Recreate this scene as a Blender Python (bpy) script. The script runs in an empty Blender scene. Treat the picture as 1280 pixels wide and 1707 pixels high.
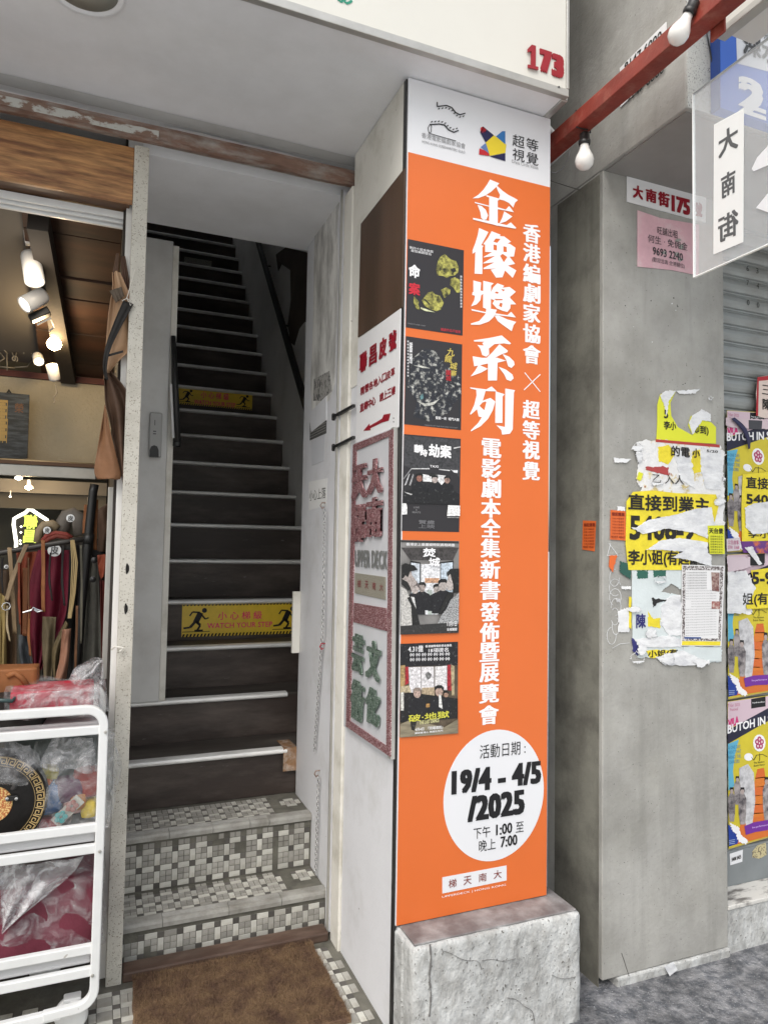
import bpy, bmesh, math, random
from mathutils import Vector, Matrix, noise
from mathutils.geometry import tessellate_polygon
random.seed(7)
R = math.radians
sc = bpy.context.scene
COL = sc.collection

# ------------------------------------------------------------------ camera
EYE = Vector((0, 0, 1.5)); FPX = 1165.0; CX, CY = 640.0, 853.5
_y, _p, _r = R(22.2), R(2.8), R(0.95)
FW = Vector((math.sin(_y)*math.cos(_p), math.cos(_y)*math.cos(_p), math.sin(_p)))
_r0 = Vector((math.cos(_y), -math.sin(_y), 0)); _u0 = _r0.cross(FW)
RT = _r0*math.cos(_r) + _u0*math.sin(_r); UP = RT.cross(FW)
cam_d = bpy.data.cameras.new('camera'); cam = bpy.data.objects.new('camera', cam_d); COL.objects.link(cam)
cam_d.sensor_fit = 'HORIZONTAL'; cam_d.sensor_width = 36; cam_d.lens = 36*FPX/1280
cam_d.clip_start = 0.05; cam_d.clip_end = 2000
cam.matrix_world = Matrix(((RT.x, UP.x, -FW.x, EYE.x), (RT.y, UP.y, -FW.y, EYE.y), (RT.z, UP.z, -FW.z, EYE.z), (0, 0, 0, 1)))
sc.camera = cam

# ------------------------------------------------------------------ light
w = bpy.data.worlds.new('World'); sc.world = w; w.use_nodes = True
nt = w.node_tree; nt.nodes.clear()
sky = nt.nodes.new('ShaderNodeTexSky'); sky.sky_type = 'NISHITA'; sky.sun_disc = False
SUN_EL, SUN_AZ = R(52), R(226)          # azimuth clockwise from +Y: the sun stands behind the camera, a little to the left
sky.sun_elevation = SUN_EL; sky.sun_rotation = SUN_AZ
sky.air_density = 1.6; sky.dust_density = 4.0; sky.ozone_density = 0.6
hs = nt.nodes.new('ShaderNodeHueSaturation'); hs.inputs['Saturation'].default_value = 0.5
bg = nt.nodes.new('ShaderNodeBackground'); bg.inputs['Strength'].default_value = 0.15
wo = nt.nodes.new('ShaderNodeOutputWorld')
nt.links.new(sky.outputs[0], hs.inputs['Color']); nt.links.new(hs.outputs[0], bg.inputs[0]); nt.links.new(bg.outputs[0], wo.inputs[0])
sd = bpy.data.lights.new('sun', 'SUN'); sd.energy = 1.3; sd.angle = R(50); sd.color = (1, 0.98, 0.95)
so = bpy.data.objects.new('sun', sd); COL.objects.link(so)
d = Vector((math.sin(SUN_AZ)*math.cos(SUN_EL), math.cos(SUN_AZ)*math.cos(SUN_EL), math.sin(SUN_EL)))
so.rotation_euler = d.to_track_quat('Z', 'Y').to_euler(); so.location = (-1, -3, 6)
sc.view_settings.view_transform = 'Standard'; sc.view_settings.look = 'None'
sc.view_settings.gamma = 1; sc.view_settings.use_curve_mapping = False
sc.view_settings.exposure = 0.42
sc.cycles.max_bounces = 10; sc.cycles.transparent_max_bounces = 16

# ------------------------------------------------------------------ helpers
def at(x, y, ax, v):
    "the point of the real plane (axis ax = v) that is seen at photo pixel x, y"
    dd = FW*FPX + RT*(x-CX) - UP*(y-CY)
    return EYE + dd*((v-EYE[ax])/dd[ax])
def lin(c):
    if isinstance(c, str):
        c = c.lstrip('#'); c = [int(c[i:i+2], 16)/255 for i in (0, 2, 4)]
        return tuple((v/12.92 if v <= .04045 else ((v+.055)/1.055)**2.4) for v in c)
    return tuple(c)
def newmat(name):
    m = bpy.data.materials.new(name); m.use_nodes = True
    b = m.node_tree.nodes['Principled BSDF']; return m, m.node_tree, b
def mat(name, c, rough=.6, metal=0, var=0, vscale=6, c2=None, c2amt=.5, c2scale=3, c2sharp=.12, bump=0, bscale=60, stretch=(1, 1, 1), spec=.5, rnd=0,
        coat=0, speck=None, spscale=90, spthr=.63, detail=6, streak=None, emit=0, trans=0):
    m, t, b = newmat(name); L = t.links; N = t.nodes
    c = lin(c)
    b.inputs['Roughness'].default_value = rough; b.inputs['Metallic'].default_value = metal
    b.inputs['Specular IOR Level'].default_value = spec; b.inputs['Coat Weight'].default_value = coat; b.inputs['Coat Roughness'].default_value = .08
    b.inputs['Base Color'].default_value = (*c, 1)
    if trans: b.inputs['Transmission Weight'].default_value = trans
    if emit: b.inputs['Emission Color'].default_value = (*c, 1); b.inputs['Emission Strength'].default_value = emit
    tc = N.new('ShaderNodeTexCoord'); mp = N.new('ShaderNodeMapping'); mp.inputs['Scale'].default_value = stretch
    L.new(tc.outputs['Object'], mp.inputs['Vector']); V = mp.outputs[0]
    if rnd or rough:
        oi = N.new('ShaderNodeObjectInfo')
    cur = None
    def col():
        if cur is not None: return cur
        r = N.new('ShaderNodeRGB'); r.outputs[0].default_value = (*c, 1); return r.outputs[0]
    def nz(scale, det=detail, rg=.6, vec=V):
        n = N.new('ShaderNodeTexNoise'); n.inputs['Scale'].default_value = scale; n.inputs['Detail'].default_value = det; n.inputs['Roughness'].default_value = rg
        L.new(vec, n.inputs['Vector']); return n.outputs['Fac']
    def ramp(fac, a, bb):
        r = N.new('ShaderNodeMapRange'); r.inputs['From Min'].default_value = a; r.inputs['From Max'].default_value = bb; r.clamp = True
        L.new(fac, r.inputs['Value']); return r.outputs[0]
    def mix(fac, a, bcol, mode='MIX'):
        x = N.new('ShaderNodeMix'); x.data_type = 'RGBA'; x.blend_type = mode
        if hasattr(fac, 'links') or not isinstance(fac, (int, float)): L.new(fac, x.inputs[0])
        else: x.inputs[0].default_value = fac
        L.new(a, x.inputs[6])
        if isinstance(bcol, tuple): x.inputs[7].default_value = (*bcol, 1)
        else: L.new(bcol, x.inputs[7])
        return x.outputs[2]
    if c2 is not None:
        f = ramp(nz(c2scale, 8, .65), .5+(.5-c2amt)*.5-c2sharp, .5+(.5-c2amt)*.5+c2sharp)
        cur = mix(f, col(), lin(c2))
    if speck is not None:
        f = ramp(nz(spscale, 3, .5), spthr, spthr+.03); cur = mix(f, col(), lin(speck))
    if streak is not None:
        mp2 = N.new('ShaderNodeMapping'); mp2.inputs['Scale'].default_value = (1, 1, .08); L.new(tc.outputs['Object'], mp2.inputs['Vector'])
        f = ramp(nz(14, 5, .6, mp2.outputs[0]), .5, .75); 
        mm = N.new('ShaderNodeMath'); mm.operation = 'MULTIPLY'; mm.inputs[1].default_value = .6; L.new(f, mm.inputs[0])
        cur = mix(mm.outputs[0], col(), lin(streak))
    if var or rnd:
        h = N.new('ShaderNodeHueSaturation')
        if cur is None: h.inputs['Color'].default_value = (*c, 1)
        else: L.new(cur, h.inputs['Color'])
        r = N.new('ShaderNodeMapRange'); r.inputs['From Min'].default_value = .3; r.inputs['From Max'].default_value = .7; r.clamp = False
        r.inputs['To Min'].default_value = 1-var; r.inputs['To Max'].default_value = 1+var; L.new(nz(vscale), r.inputs['Value']); val = r.outputs[0]
        if rnd:
            rr = N.new('ShaderNodeMapRange'); rr.inputs['To Min'].default_value = 1-rnd; rr.inputs['To Max'].default_value = 1+rnd; L.new(oi.outputs['Random'], rr.inputs['Value'])
            ml = N.new('ShaderNodeMath'); ml.operation = 'MULTIPLY'; L.new(val, ml.inputs[0]); L.new(rr.outputs[0], ml.inputs[1]); val = ml.outputs[0]
        L.new(val, h.inputs['Value']); cur = h.outputs[0]
    if cur is not None: L.new(cur, b.inputs['Base Color'])
    if bump:
        bn = N.new('ShaderNodeBump'); bn.inputs['Strength'].default_value = min(1, bump); bn.inputs['Distance'].default_value = .004*max(1, bump)
        L.new(nz(bscale, 5), bn.inputs['Height']); L.new(bn.outputs[0], b.inputs['Normal'])
    return m
_pm = {}
def ink(c, rough=.5):
    k = (str(c), rough)
    if k not in _pm: _pm[k] = mat('print_ink', c, rough, spec=.35)
    return _pm[k]

class MB:
    def __init__(s): s.v = []; s.f = []
    def add(s, vs, fs):
        o = len(s.v); s.v += [Vector(v) for v in vs]; s.f += [tuple(i+o for i in f) for f in fs]; return s
    def box(s, x0, x1, y0, y1, z0, z1):
        vs = [(x, y, z) for x in (x0, x1) for y in (y0, y1) for z in (z0, z1)]
        return s.add(vs, [(0, 1, 3, 2), (4, 6, 7, 5), (0, 4, 5, 1), (2, 3, 7, 6), (0, 2, 6, 4), (1, 5, 7, 3)])
    def obox(s, p0, p1, wd, ht, up=Vector((0, 0, 1))):
        "bar with rectangular section from p0 to p1"
        p0, p1 = Vector(p0), Vector(p1); a = (p1-p0).normalized(); sd_ = a.cross(up).normalized()*wd/2; u = sd_.cross(a).normalized()*ht/2
        vs = [p+sd_*i+u*j for p in (p0, p1) for i in (-1, 1) for j in (-1, 1)]
        return s.add(vs, [(0, 1, 3, 2), (4, 6, 7, 5), (0, 4, 5, 1), (2, 3, 7, 6), (0, 2, 6, 4), (1, 5, 7, 3)])
    def tube(s, pts, r, n=10, closed=False):
        pts = [Vector(p) for p in pts]; m = len(pts); rs = r if isinstance(r, (list, tuple)) else [r]*m
        prev = None; rings = []
        for i, p in enumerate(pts):
            a = pts[(i+1) % m] if (i < m-1 or closed) else pts[i]; b = pts[i-1] if (i > 0 or closed) else pts[i]
            t = (a-b)
            t = t.normalized() if t.length > 1e-9 else Vector((0, 0, 1))
            if prev is None: prev = t.orthogonal().normalized()
            prev = (prev - t*prev.dot(t)); prev = prev.normalized() if prev.length > 1e-6 else t.orthogonal().normalized()
            q = t.cross(prev)
            rings.append([p+(prev*math.cos(2*math.pi*k/n)+q*math.sin(2*math.pi*k/n))*rs[i] for k in range(n)])
        vs = [v for rr in rings for v in rr]; fs = []
        for i in range(m if closed else m-1):
            j = (i+1) % m
            for k in range(n): fs.append((i*n+k, i*n+(k+1) % n, j*n+(k+1) % n, j*n+k))
        if not closed: fs += [tuple(range(n-1, -1, -1)), tuple((m-1)*n+k for k in range(n))]
        return s.add(vs, fs)
    def lathe(s, c, prof, n=24, axis=Vector((0, 0, 1))):
        a = axis.normalized(); u = a.orthogonal().normalized(); q = a.cross(u); c = Vector(c)
        vs = [c+a*h+(u*math.cos(2*math.pi*k/n)+q*math.sin(2*math.pi*k/n))*max(r, 1e-5) for r, h in prof for k in range(n)]
        fs = [(i*n+k, i*n+(k+1) % n, (i+1)*n+(k+1) % n, (i+1)*n+k) for i in range(len(prof)-1) for k in range(n)]
        fs += [tuple(range(n-1, -1, -1)), tuple((len(prof)-1)*n+k for k in range(n))]
        return s.add(vs, fs)
    def prism(s, loops, nrm, th, lift=0):
        "flat shape (first loop outline, rest holes) of thickness th standing on its plane"
        loops = [[Vector(p)+nrm*lift for p in lp] for lp in loops]
        tri = tessellate_polygon(loops); flat = [p for lp in loops for p in lp]; n = len(flat)
        vs = flat + [p+nrm*th for p in flat]; fs = []
        for t in tri:
            a, b, c = t; nn = (flat[b]-flat[a]).cross(flat[c]-flat[a])
            if nn.dot(nrm) < 0: a, c = c, a
            fs.append((a+n, b+n, c+n)); fs.append((c, b, a))
        o = 0
        for lp in loops:
            m = len(lp)
            for i in range(m): j = (i+1) % m; fs.append((o+i, o+j, o+j+n, o+i+n))
            o += m
        return s.add(vs, fs)
def obj(name, mb, m, parent=None, bevel=0, smooth=False, loc=None, seg=2):
    me = bpy.data.meshes.new(name)
    off = Vector(loc) if loc is not None else Vector((0, 0, 0))
    me.from_pydata([v-off for v in mb.v], [], mb.f); me.update()
    o = bpy.data.objects.new(name, me); COL.objects.link(o); o.location = off
    for mm in (m if isinstance(m, (list, tuple)) else [m]): me.materials.append(mm)
    if parent is not None:
        o.parent = parent; o.matrix_parent_inverse = PINV(parent)
    if bevel:
        b = o.modifiers.new('bevel', 'BEVEL'); b.width = bevel; b.segments = seg; b.limit_method = 'ANGLE'; b.angle_limit = R(40)
    if smooth:
        for p in me.polygons: p.use_smooth = True
    return o
def PINV(p): return WM(p).inverted()
def WM(p):
    M = Matrix.LocRotScale(p.location, p.rotation_euler, p.scale)
    return M if p.parent is None else WM(p.parent) @ p.matrix_parent_inverse @ M
def thing(name, label, cat, loc=(0, 0, 0), group=None):
    o = bpy.data.objects.new(name, None); COL.objects.link(o); o.location = loc; o.empty_display_size = .05
    o['label'] = label; o['category'] = cat
    if group: o['group'] = group
    return o
def tag(o, label, cat, group=None):
    o['label'] = label; o['category'] = cat
    if group: o['group'] = group
    return o
def struct(o): o['kind'] = 'structure'; return o
# planes a flat mark may lie on: (axis, value, outward normal, reading direction, up)
def YP(v): return (1, v, Vector((0, -1, 0)), Vector((1, 0, 0)), Vector((0, 0, 1)))
def XP(v): return (0, v, Vector((-1, 0, 0)), Vector((0, -1, 0)), Vector((0, 0, 1)))
def pp(pl, x, y): return at(x, y, pl[0], pl[1])
def loop(pl, pts): return [pp(pl, x, y) for x, y in pts]
def shape(name, pl, loops, m, parent=None, th=.0006, lift=0, bevel=0):
    if isinstance(loops[0], tuple): loops = [loops]
    return obj(name, MB().prism([loop(pl, l) for l in loops], pl[2], th, lift), m, parent, bevel)
def rect(pl, x0, y0, x1, y1):
    "upright rectangle of the plane whose opposite corners are seen at these pixels"
    a, b = pp(pl, x0, y0), pp(pl, x1, y1); r, u = pl[3], pl[4]
    def P(i, j): return a + r*((b-a).dot(r)*i) + u*((b-a).dot(u)*j)
    return [P(0, 0), P(1, 0), P(1, 1), P(0, 1)]
_tc = {}
def glyphs(s, ls=1.0, sc_=1.0):
    k = (s, ls, sc_)
    if k in _tc: return _tc[k]
    cu = bpy.data.curves.new('t', 'FONT'); cu.body = s; cu.align_x = 'CENTER'; cu.resolution_u = 2; cu.space_line = ls; cu.space_character = sc_; cu.fill_mode = 'FRONT'
    o = bpy.data.objects.new('t', cu); COL.objects.link(o)
    dg = bpy.context.evaluated_depsgraph_get(); dg.update()
    me = bpy.data.meshes.new_from_object(o.evaluated_get(dg))
    vs = [v.co.copy() for v in me.vertices]; fs = [tuple(p.vertices) for p in me.polygons]
    bpy.data.objects.remove(o); bpy.data.curves.remove(cu); bpy.data.meshes.remove(me)
    if not vs: vs = [Vector((0, 0, 0)), Vector((1, 0, 0)), Vector((0, 1, 0))]; fs = [(0, 1, 2)]
    x0 = min(v.x for v in vs); x1 = max(v.x for v in vs); y0 = min(v.y for v in vs); y1 = max(v.y for v in vs)
    vs = [((v.x-(x0+x1)/2)/(x1-x0 or 1), (v.y-(y0+y1)/2)/(y1-y0 or 1)) for v in vs]
    _tc[k] = (vs, fs, (x1-x0)/(y1-y0 or 1), (y1-y0 or 1)); return _tc[k]
def text(s, pl, x, y, wpx, hpx, m, parent=None, lift=.001, bold=.01, ls=1.0, heavy=0, rot=0, mirror=False, name='lettering', skew=0, slant=0, sp=1.0):
    "lettering fitted into a box of the plane; bold thickens all strokes, heavy the uprights only (Ming style)"
    vs, fs, asp, eh = glyphs(s, ls, sp); c = pp(pl, x, y)
    r, u, n = pl[3], pl[4], pl[2]
    hm = abs((pp(pl, x, y-hpx/2)-pp(pl, x, y+hpx/2)).dot(u))
    wm = abs((pp(pl, x+wpx/2, y)-pp(pl, x-wpx/2, y)).dot(r)) if wpx else hm*asp
    cr, sr = math.cos(rot), math.sin(rot); mb = MB(); rb = max(0, bold)*hm/eh; rx = rb+heavy*wm
    offs = [(0, 0)]
    if rx > 0:
        offs = [(rx*i, rb*j) for i in (-1, 0, 1) for j in ((-1, 1) if rb else (0,))]
        if rx > .02*wm and heavy: offs += [(rx*.5, 0), (-rx*.5, 0), (0, 0)]
    hm = max(hm-2*rb, hm*.6)
    for i, (dx, dy) in enumerate(offs):
        vv = []
        for a, b in vs:
            X = a*(wm-2*rx)+dx+b*hm*slant; Y = b*hm+dy+a*wm*skew
            if mirror: X = -X
            X, Y = X*cr-Y*sr, X*sr+Y*cr
            vv.append(c+r*X+u*Y+n*(lift+i*.00006))
        mb.add(vv, fs)
    return obj(name, mb, m, parent)
def copy_tree(o, parent=None):
    mi = o.matrix_parent_inverse.copy(); c = o.copy(); COL.objects.link(c); c.parent = parent; c.matrix_parent_inverse = mi
    for ch in list(o.children): copy_tree(ch, c)
    return c
def wobble(mb, amp, scale, seed=0):
    for v in mb.v:
        n_ = noise.noise_vector(v*scale+Vector((seed*7.3, seed*3.1, seed)))
        v += n_*amp
    return mb
def grid(mb, P, nu, nv):
    vs = [P(i/nu, j/nv) for j in range(nv+1) for i in range(nu+1)]; k = nu+1
    return mb.add(vs, [(j*k+i, j*k+i+1, (j+1)*k+i+1, (j+1)*k+i) for j in range(nv) for i in range(nu)])
def pl_at(pts, t):
    "point at fraction t of a pixel polyline"
    L = [math.dist(pts[i], pts[i+1]) for i in range(len(pts)-1)]; T = sum(L)*t
    for i, l in enumerate(L):
        if T <= l or i == len(L)-1:
            f = min(1, T/l if l else 0); return (pts[i][0]+(pts[i+1][0]-pts[i][0])*f, pts[i][1]+(pts[i+1][1]-pts[i][1])*f)
        T -= l
def chaikin(p, it=2):
    for _ in range(it):
        q = [p[0]]
        for a, b in zip(p, p[1:]): q += [(a[0]*.75+b[0]*.25, a[1]*.75+b[1]*.25), (a[0]*.25+b[0]*.75, a[1]*.25+b[1]*.75)]
        p = q+[p[-1]]
    return p
def rough_box(x0, x1, y0, y1, z0, z1, amp=.003, cuts=26, r=.014):
    bm = bmesh.new(); bmesh.ops.create_cube(bm, size=1); bmesh.ops.subdivide_edges(bm, edges=bm.edges[:], cuts=cuts, use_grid_fill=True)
    c = Vector(((x0+x1)/2, (y0+y1)/2, (z0+z1)/2)); s_ = Vector((x1-x0, y1-y0, z1-z0)); mb = MB()
    for v in bm.verts:
        p = Vector((v.co.x*s_.x, v.co.y*s_.y, v.co.z*s_.z)); h = s_/2
        q = Vector([max(-h[i]+r, min(h[i]-r, p[i])) for i in range(3)]); d_ = p-q
        if d_.length > 1e-6: p = q+d_.normalized()*r
        w_ = p+c; k = 2.2 if sum(abs(abs(v.co[i])-.5) < .03 for i in range(3)) > 1 else 1
        mb.v.append(w_+noise.noise_vector(w_*13)*amp*k+noise.noise_vector(w_*55)*amp*.35*k)
    mb.f = [tuple(v.index for v in f.verts) for f in bm.faces]; bm.free(); return mb
def cloth(name, left, right, y0, m, parent=None, amp=.012, folds=3, nu=18, nv=26, y1=None, th=.002, seed=0):
    "hanging sheet between two edges, folded in depth"
    left, right = chaikin(left), chaikin(right)
    def P(a, b):
        l, r_ = pl_at(left, b), pl_at(right, b); x = l[0]+(r_[0]-l[0])*a; y = l[1]+(r_[1]-l[1])*a
        yy = y0+((y1 if y1 is not None else y0)-y0)*b
        q = at(x, y, 1, yy); s_ = math.sin(a*folds*6.283+seed+b*1.1)*amp*(.35+.65*b)
        q.y += s_ + noise.noise(Vector((a*3+seed, b*2.5, seed)))*amp*.9; return q
    mb = grid(MB(), P, nu, nv); o = obj(name, mb, m, parent, smooth=True)
    md = o.modifiers.new('solid', 'SOLIDIFY'); md.thickness = th; return o
def blob(name, c, size, m, parent=None, amp=.02, scale=9, sub=4, seed=0, power=.45):
    "soft squarish body"
    bm = bmesh.new(); bmesh.ops.create_cube(bm, size=2); bmesh.ops.subdivide_edges(bm, edges=bm.edges[:], cuts=2**sub-1, use_grid_fill=True)
    c = Vector(c); mb = MB(); bm.verts.ensure_lookup_table()
    for v in bm.verts:
        s_ = v.co.normalized(); p = v.co*(1-power)+s_*1.25*power
        p = Vector((p.x*size[0]/2, p.y*size[1]/2, p.z*size[2]/2))
        p += noise.noise_vector(p*scale+Vector((seed, seed*2, 0)))*amp
        mb.v.append(p+c)
    mb.f = [tuple(v.index for v in f.verts) for f in bm.faces]; bm.free()
    return obj(name, mb, m, parent, smooth=True)
# ================================================================== THE SETTING
M_side = mat('pavement_asphalt', (.085, .09, .102), .5, var=.5, vscale=7, c2=(.27, .27, .28), c2amt=.44, c2scale=24, c2sharp=.12, bump=2.5, bscale=90, speck=(.36, .36, .37), spscale=150, spthr=.64)
M_street = mat('pale_bounce_street', (.46, .46, .45), .9, var=.2)  # unseen street, set pale to bounce light up to soffit and stairs
M_conc = mat('bare_concrete', (.37, .365, .345), .78, var=.22, vscale=3.1, c2=(.28, .275, .25), c2amt=.42, c2scale=3.6, c2sharp=.16, bump=.45, bscale=70, speck=(.13, .13, .12), spscale=150, spthr=.70, streak=(.24, .238, .22))
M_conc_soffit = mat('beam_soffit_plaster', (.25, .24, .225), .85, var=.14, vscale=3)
M_wall_dark = mat('dark_recess_wall', (.11, .105, .09), .9, var=.35, vscale=6, c2=(.05, .048, .04), c2amt=.5, c2scale=9, bump=.6)  # dark mottled tone of the wall at the back of the gap
M_cream = mat('cream_paint', (.74, .72, .66), .6, var=.05, vscale=2, c2=(.5, .475, .4), c2amt=.28, c2scale=5, speck=(.22, .19, .15), spscale=45, spthr=.75, bump=.25, bscale=30)
M_lav = mat('pale_grey_paint', (.68, .685, .71), .55, var=.05, vscale=2.2, c2=(.56, .56, .56), c2amt=.28, c2scale=4, speck=(.2, .17, .15), spscale=38, spthr=.77, bump=.3, bscale=22)
M_whitewash = mat('peeling_whitewash', (.51, .52, .515), .85, var=.24, vscale=6, c2=(.33, .33, .32), c2amt=.45, c2scale=18, c2sharp=.10, speck=(.14, .135, .125), spscale=120, spthr=.655, bump=3, bscale=30, stretch=(1, 1, .7), streak=(.40, .40, .385))
M_redcement = mat('worn_red_cement', (.17, .155, .155), .6, var=.25, vscale=9, c2=(.27, .27, .27), c2amt=.42, c2scale=9, bump=.4)
M_soffit = mat('white_soffit_paint', (.84, .845, .86), .5, var=.05, vscale=2.5, c2=(.74, .74, .74), c2amt=.3, c2scale=2.2, c2sharp=.15, bump=.2, bscale=8)
M_signface = mat('cream_sign_sheet', (.66, .65, .60), .45, var=.03, vscale=2)
M_alum = mat('dull_aluminium', (.5, .49, .46), .42, .6, var=.12, vscale=9)
M_rust = mat('rusty_painted_steel', (.22, .13, .095), .7, .1, var=.25, vscale=18, c2=(.34, .31, .28), c2amt=.36, c2scale=26, stretch=(.35, 1, 1), bump=.9, bscale=60)
M_post = mat('chipped_cream_steel', (.56, .54, .48), .6, var=.06, vscale=3, speck=(.2, .17, .13), spscale=230, spthr=.62, c2=(.40, .38, .33), c2amt=.35, c2scale=6, bump=.3)
M_greypaint = mat('grey_gloss_paint', (.60, .60, .585), .45, var=.06, vscale=3, c2=(.50, .49, .47), c2amt=.3, c2scale=4, bump=.25, bscale=12)
M_plaster = mat('torn_paper_plaster', (.74, .73, .70), .8, var=.1, vscale=12, c2=(.33, .32, .30), c2amt=.45, c2scale=11, stretch=(1, 1, .35), bump=1.2, bscale=30)
M_stairwall = mat('stairwell_paint', (.78, .77, .75), .6, var=.09, vscale=2, c2=(.64, .63, .60), c2amt=.3, c2scale=3, bump=.2)
M_stairdark = mat('peeled_dark_wall', (.085, .06, .045), .8, var=.3)
M_board = mat('dark_wood_riser', (.042, .030, .025), .5, var=.35, vscale=5, stretch=(.25, 1, 1), c2=(.10, .08, .068), c2amt=.38, c2scale=8, bump=.3, speck=(.12, .11, .10), spscale=60, spthr=.72)
M_tread = mat('dark_wood_tread', (.05, .042, .036), .55, var=.3, vscale=7, stretch=(.3, 1, 1), c2=(.09, .08, .07), c2amt=.4, c2scale=9)
M_nose = mat('stair_nosing_metal', (.88, .88, .86), .36, .2, var=.12, vscale=14, stretch=(.3, 1, 1), c2=(.4, .39, .37), c2amt=.25, c2scale=8)
M_black = mat('black_paint', (.012, .012, .012), .4)
M_blackmatt = mat('black_void', (.008, .007, .006), .9)

g = MB(); grid(g, lambda a, b: Vector((-300+600*a, -300+600*b, -.004)), 2, 2)
struct(obj('street_ground', g, M_street))
g = MB(); grid(g, lambda a, b: Vector((-6+14*a, .75+1.75*b, .0 + .004*noise.noise(Vector((a*40, b*20, 0))))), 90, 40)
struct(obj('pavement', g, M_side))

struct(obj('kerb', MB().box(-6, 8, .60, .747, -.2, .001), mat('granite_kerb', (.42, .42, .41), .7, speck=(.2, .2, .2), spscale=120, spthr=.6), bevel=.01))
# --- wall masses of the building (behind everything, give shade and depth)
bld = thing('shop_building', 'grey plastered shophouse front behind the banner pillar and the stairs', 'building', (1.5, 3, 0))
obj('upper_wall', MB().box(-3.0, 1.55, 2.62, 2.80, 2.985, 6.0), M_stairwall, bld)
obj('recess_wall', MB().box(1.42, 1.75, 2.50, 2.6, 0, 6.0), M_wall_dark, bld)
obj('stair_side_wall', MB().box(1.215, 1.33, 2.62, 9.0, -.02, 7), M_stairwall, bld)
obj('stair_shop_wall', MB().box(.055, .105, 2.64, 9.0, -.02, 7), M_stairwall, bld)
obj('stair_end_wall', MB().box(.0, 1.33, 9.0, 9.1, -.02, 8), M_stairwall, bld)  # unseen end wall, also kept pale for bounced light
obj('stair_ceiling', MB().box(.105, 1.215, 2.66, 3.24, 2.93, 2.99), M_soffit, bld)
sl = MB(); sl.add([(.105, 3.24, 2.935), (1.215, 3.24, 2.935), (1.215, 9, 8.9), (.105, 9, 8.9), (.105, 3.24, 3.2), (1.215, 3.24, 3.2), (1.215, 9, 9.2), (.105, 9, 9.2)],
    [(0, 3, 2, 1), (4, 5, 6, 7), (0, 1, 5, 4), (1, 2, 6, 5), (2, 3, 7, 6), (3, 0, 4, 7)])
obj('sloping_ceiling', sl, M_stairwall, bld)  # unseen ceiling, kept pale so that it bounces light onto the stairs
PW = XP(1.2145)
shape('peeled_patch', PW, [(476, 412), (532, 425), (532, 556), (516, 540), (508, 536), (499, 548), (491, 576), (484, 570), (480, 540), (485, 500), (484, 450), (470, 440), (464, 452), (460, 424)], M_stairdark, bld, .0015, 0)

# --- stairs
st = thing('staircase', 'steep dark wooden staircase with bright metal nosings above two tiled steps', 'staircase', (.5, 2.7, 0))
NY = {1: 2.70, 2: 2.932, 3: 3.197, 4: 3.444, 5: 3.68, 6: 3.90}; NZ = {1: .135, 2: .352, 3: .559, 4: .762, 5: .974, 6: 1.190}
for k in range(7, 27): NY[k] = 4.13+.2*(k-7); NZ[k] = 1.405+.211*(k-7)
for k in range(3, 27):
    xl, xr = .108, 1.213
    y, z = NY[k], NZ[k]; y2 = NY.get(k+1, y+.2); zb = NZ[k-1]
    s_ = obj('step', MB().box(xl, xr, y+.012, y+.03, zb+.001, z-.012), M_board, st)
    obj('tread', MB().box(xl, xr, y+.004, y2+.028, z-.012, z), M_tread, s_)
    nb = MB(); r_ = .011
    prof = [(-.004+r_*-math.sin(t)*1.0, -r_-.002+r_*math.cos(t)) for t in [i*math.pi/8 for i in range(0, 9)]]
    xa, xb = (xl, .84) if k == 3 else ((.165, .90) if k == 4 else (xl, xr))
    P_ = [(y+.035, z+.003)]+[(y+.004+a, z+.003+b) for a, b in prof]+[(y+.010, z-.024), (y+.010, z-.001), (y+.035, z)]
    n_ = len(P_); vs = [(xa, a, b) for a, b in P_]+[(xb, a, b) for a, b in P_]
    nb.add(vs, [(i, (i+1) % n_, (i+1) % n_+n_, i+n_) for i in range(n_)]+[tuple(range(n_-1, -1, -1)), tuple(range(n_, 2*n_))])
    obj('nosing', nb, M_nose, s_)
M_tape = mat('brown_packing_tape', (.30, .17, .09), .25, var=.2, vscale=20, c2=(.45, .38, .32), c2amt=.35, c2scale=30)
tp = MB(); y, z = NY[3], NZ[3]
grid(tp, lambda a, b: Vector((.822+.062*a, (y+.13-.135*min(b, .5)*2) if b < .5 else y-.009+.004*noise.noise(Vector((a*9, b*9, 1))), (z+.004) if b < .5 else z+.004-(b-.5)*2*.105)), 6, 12)
tag(obj('packing_tape', tp, M_tape), 'brown packing tape wrapped over the right end of the lowest wooden step', 'tape')

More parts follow.
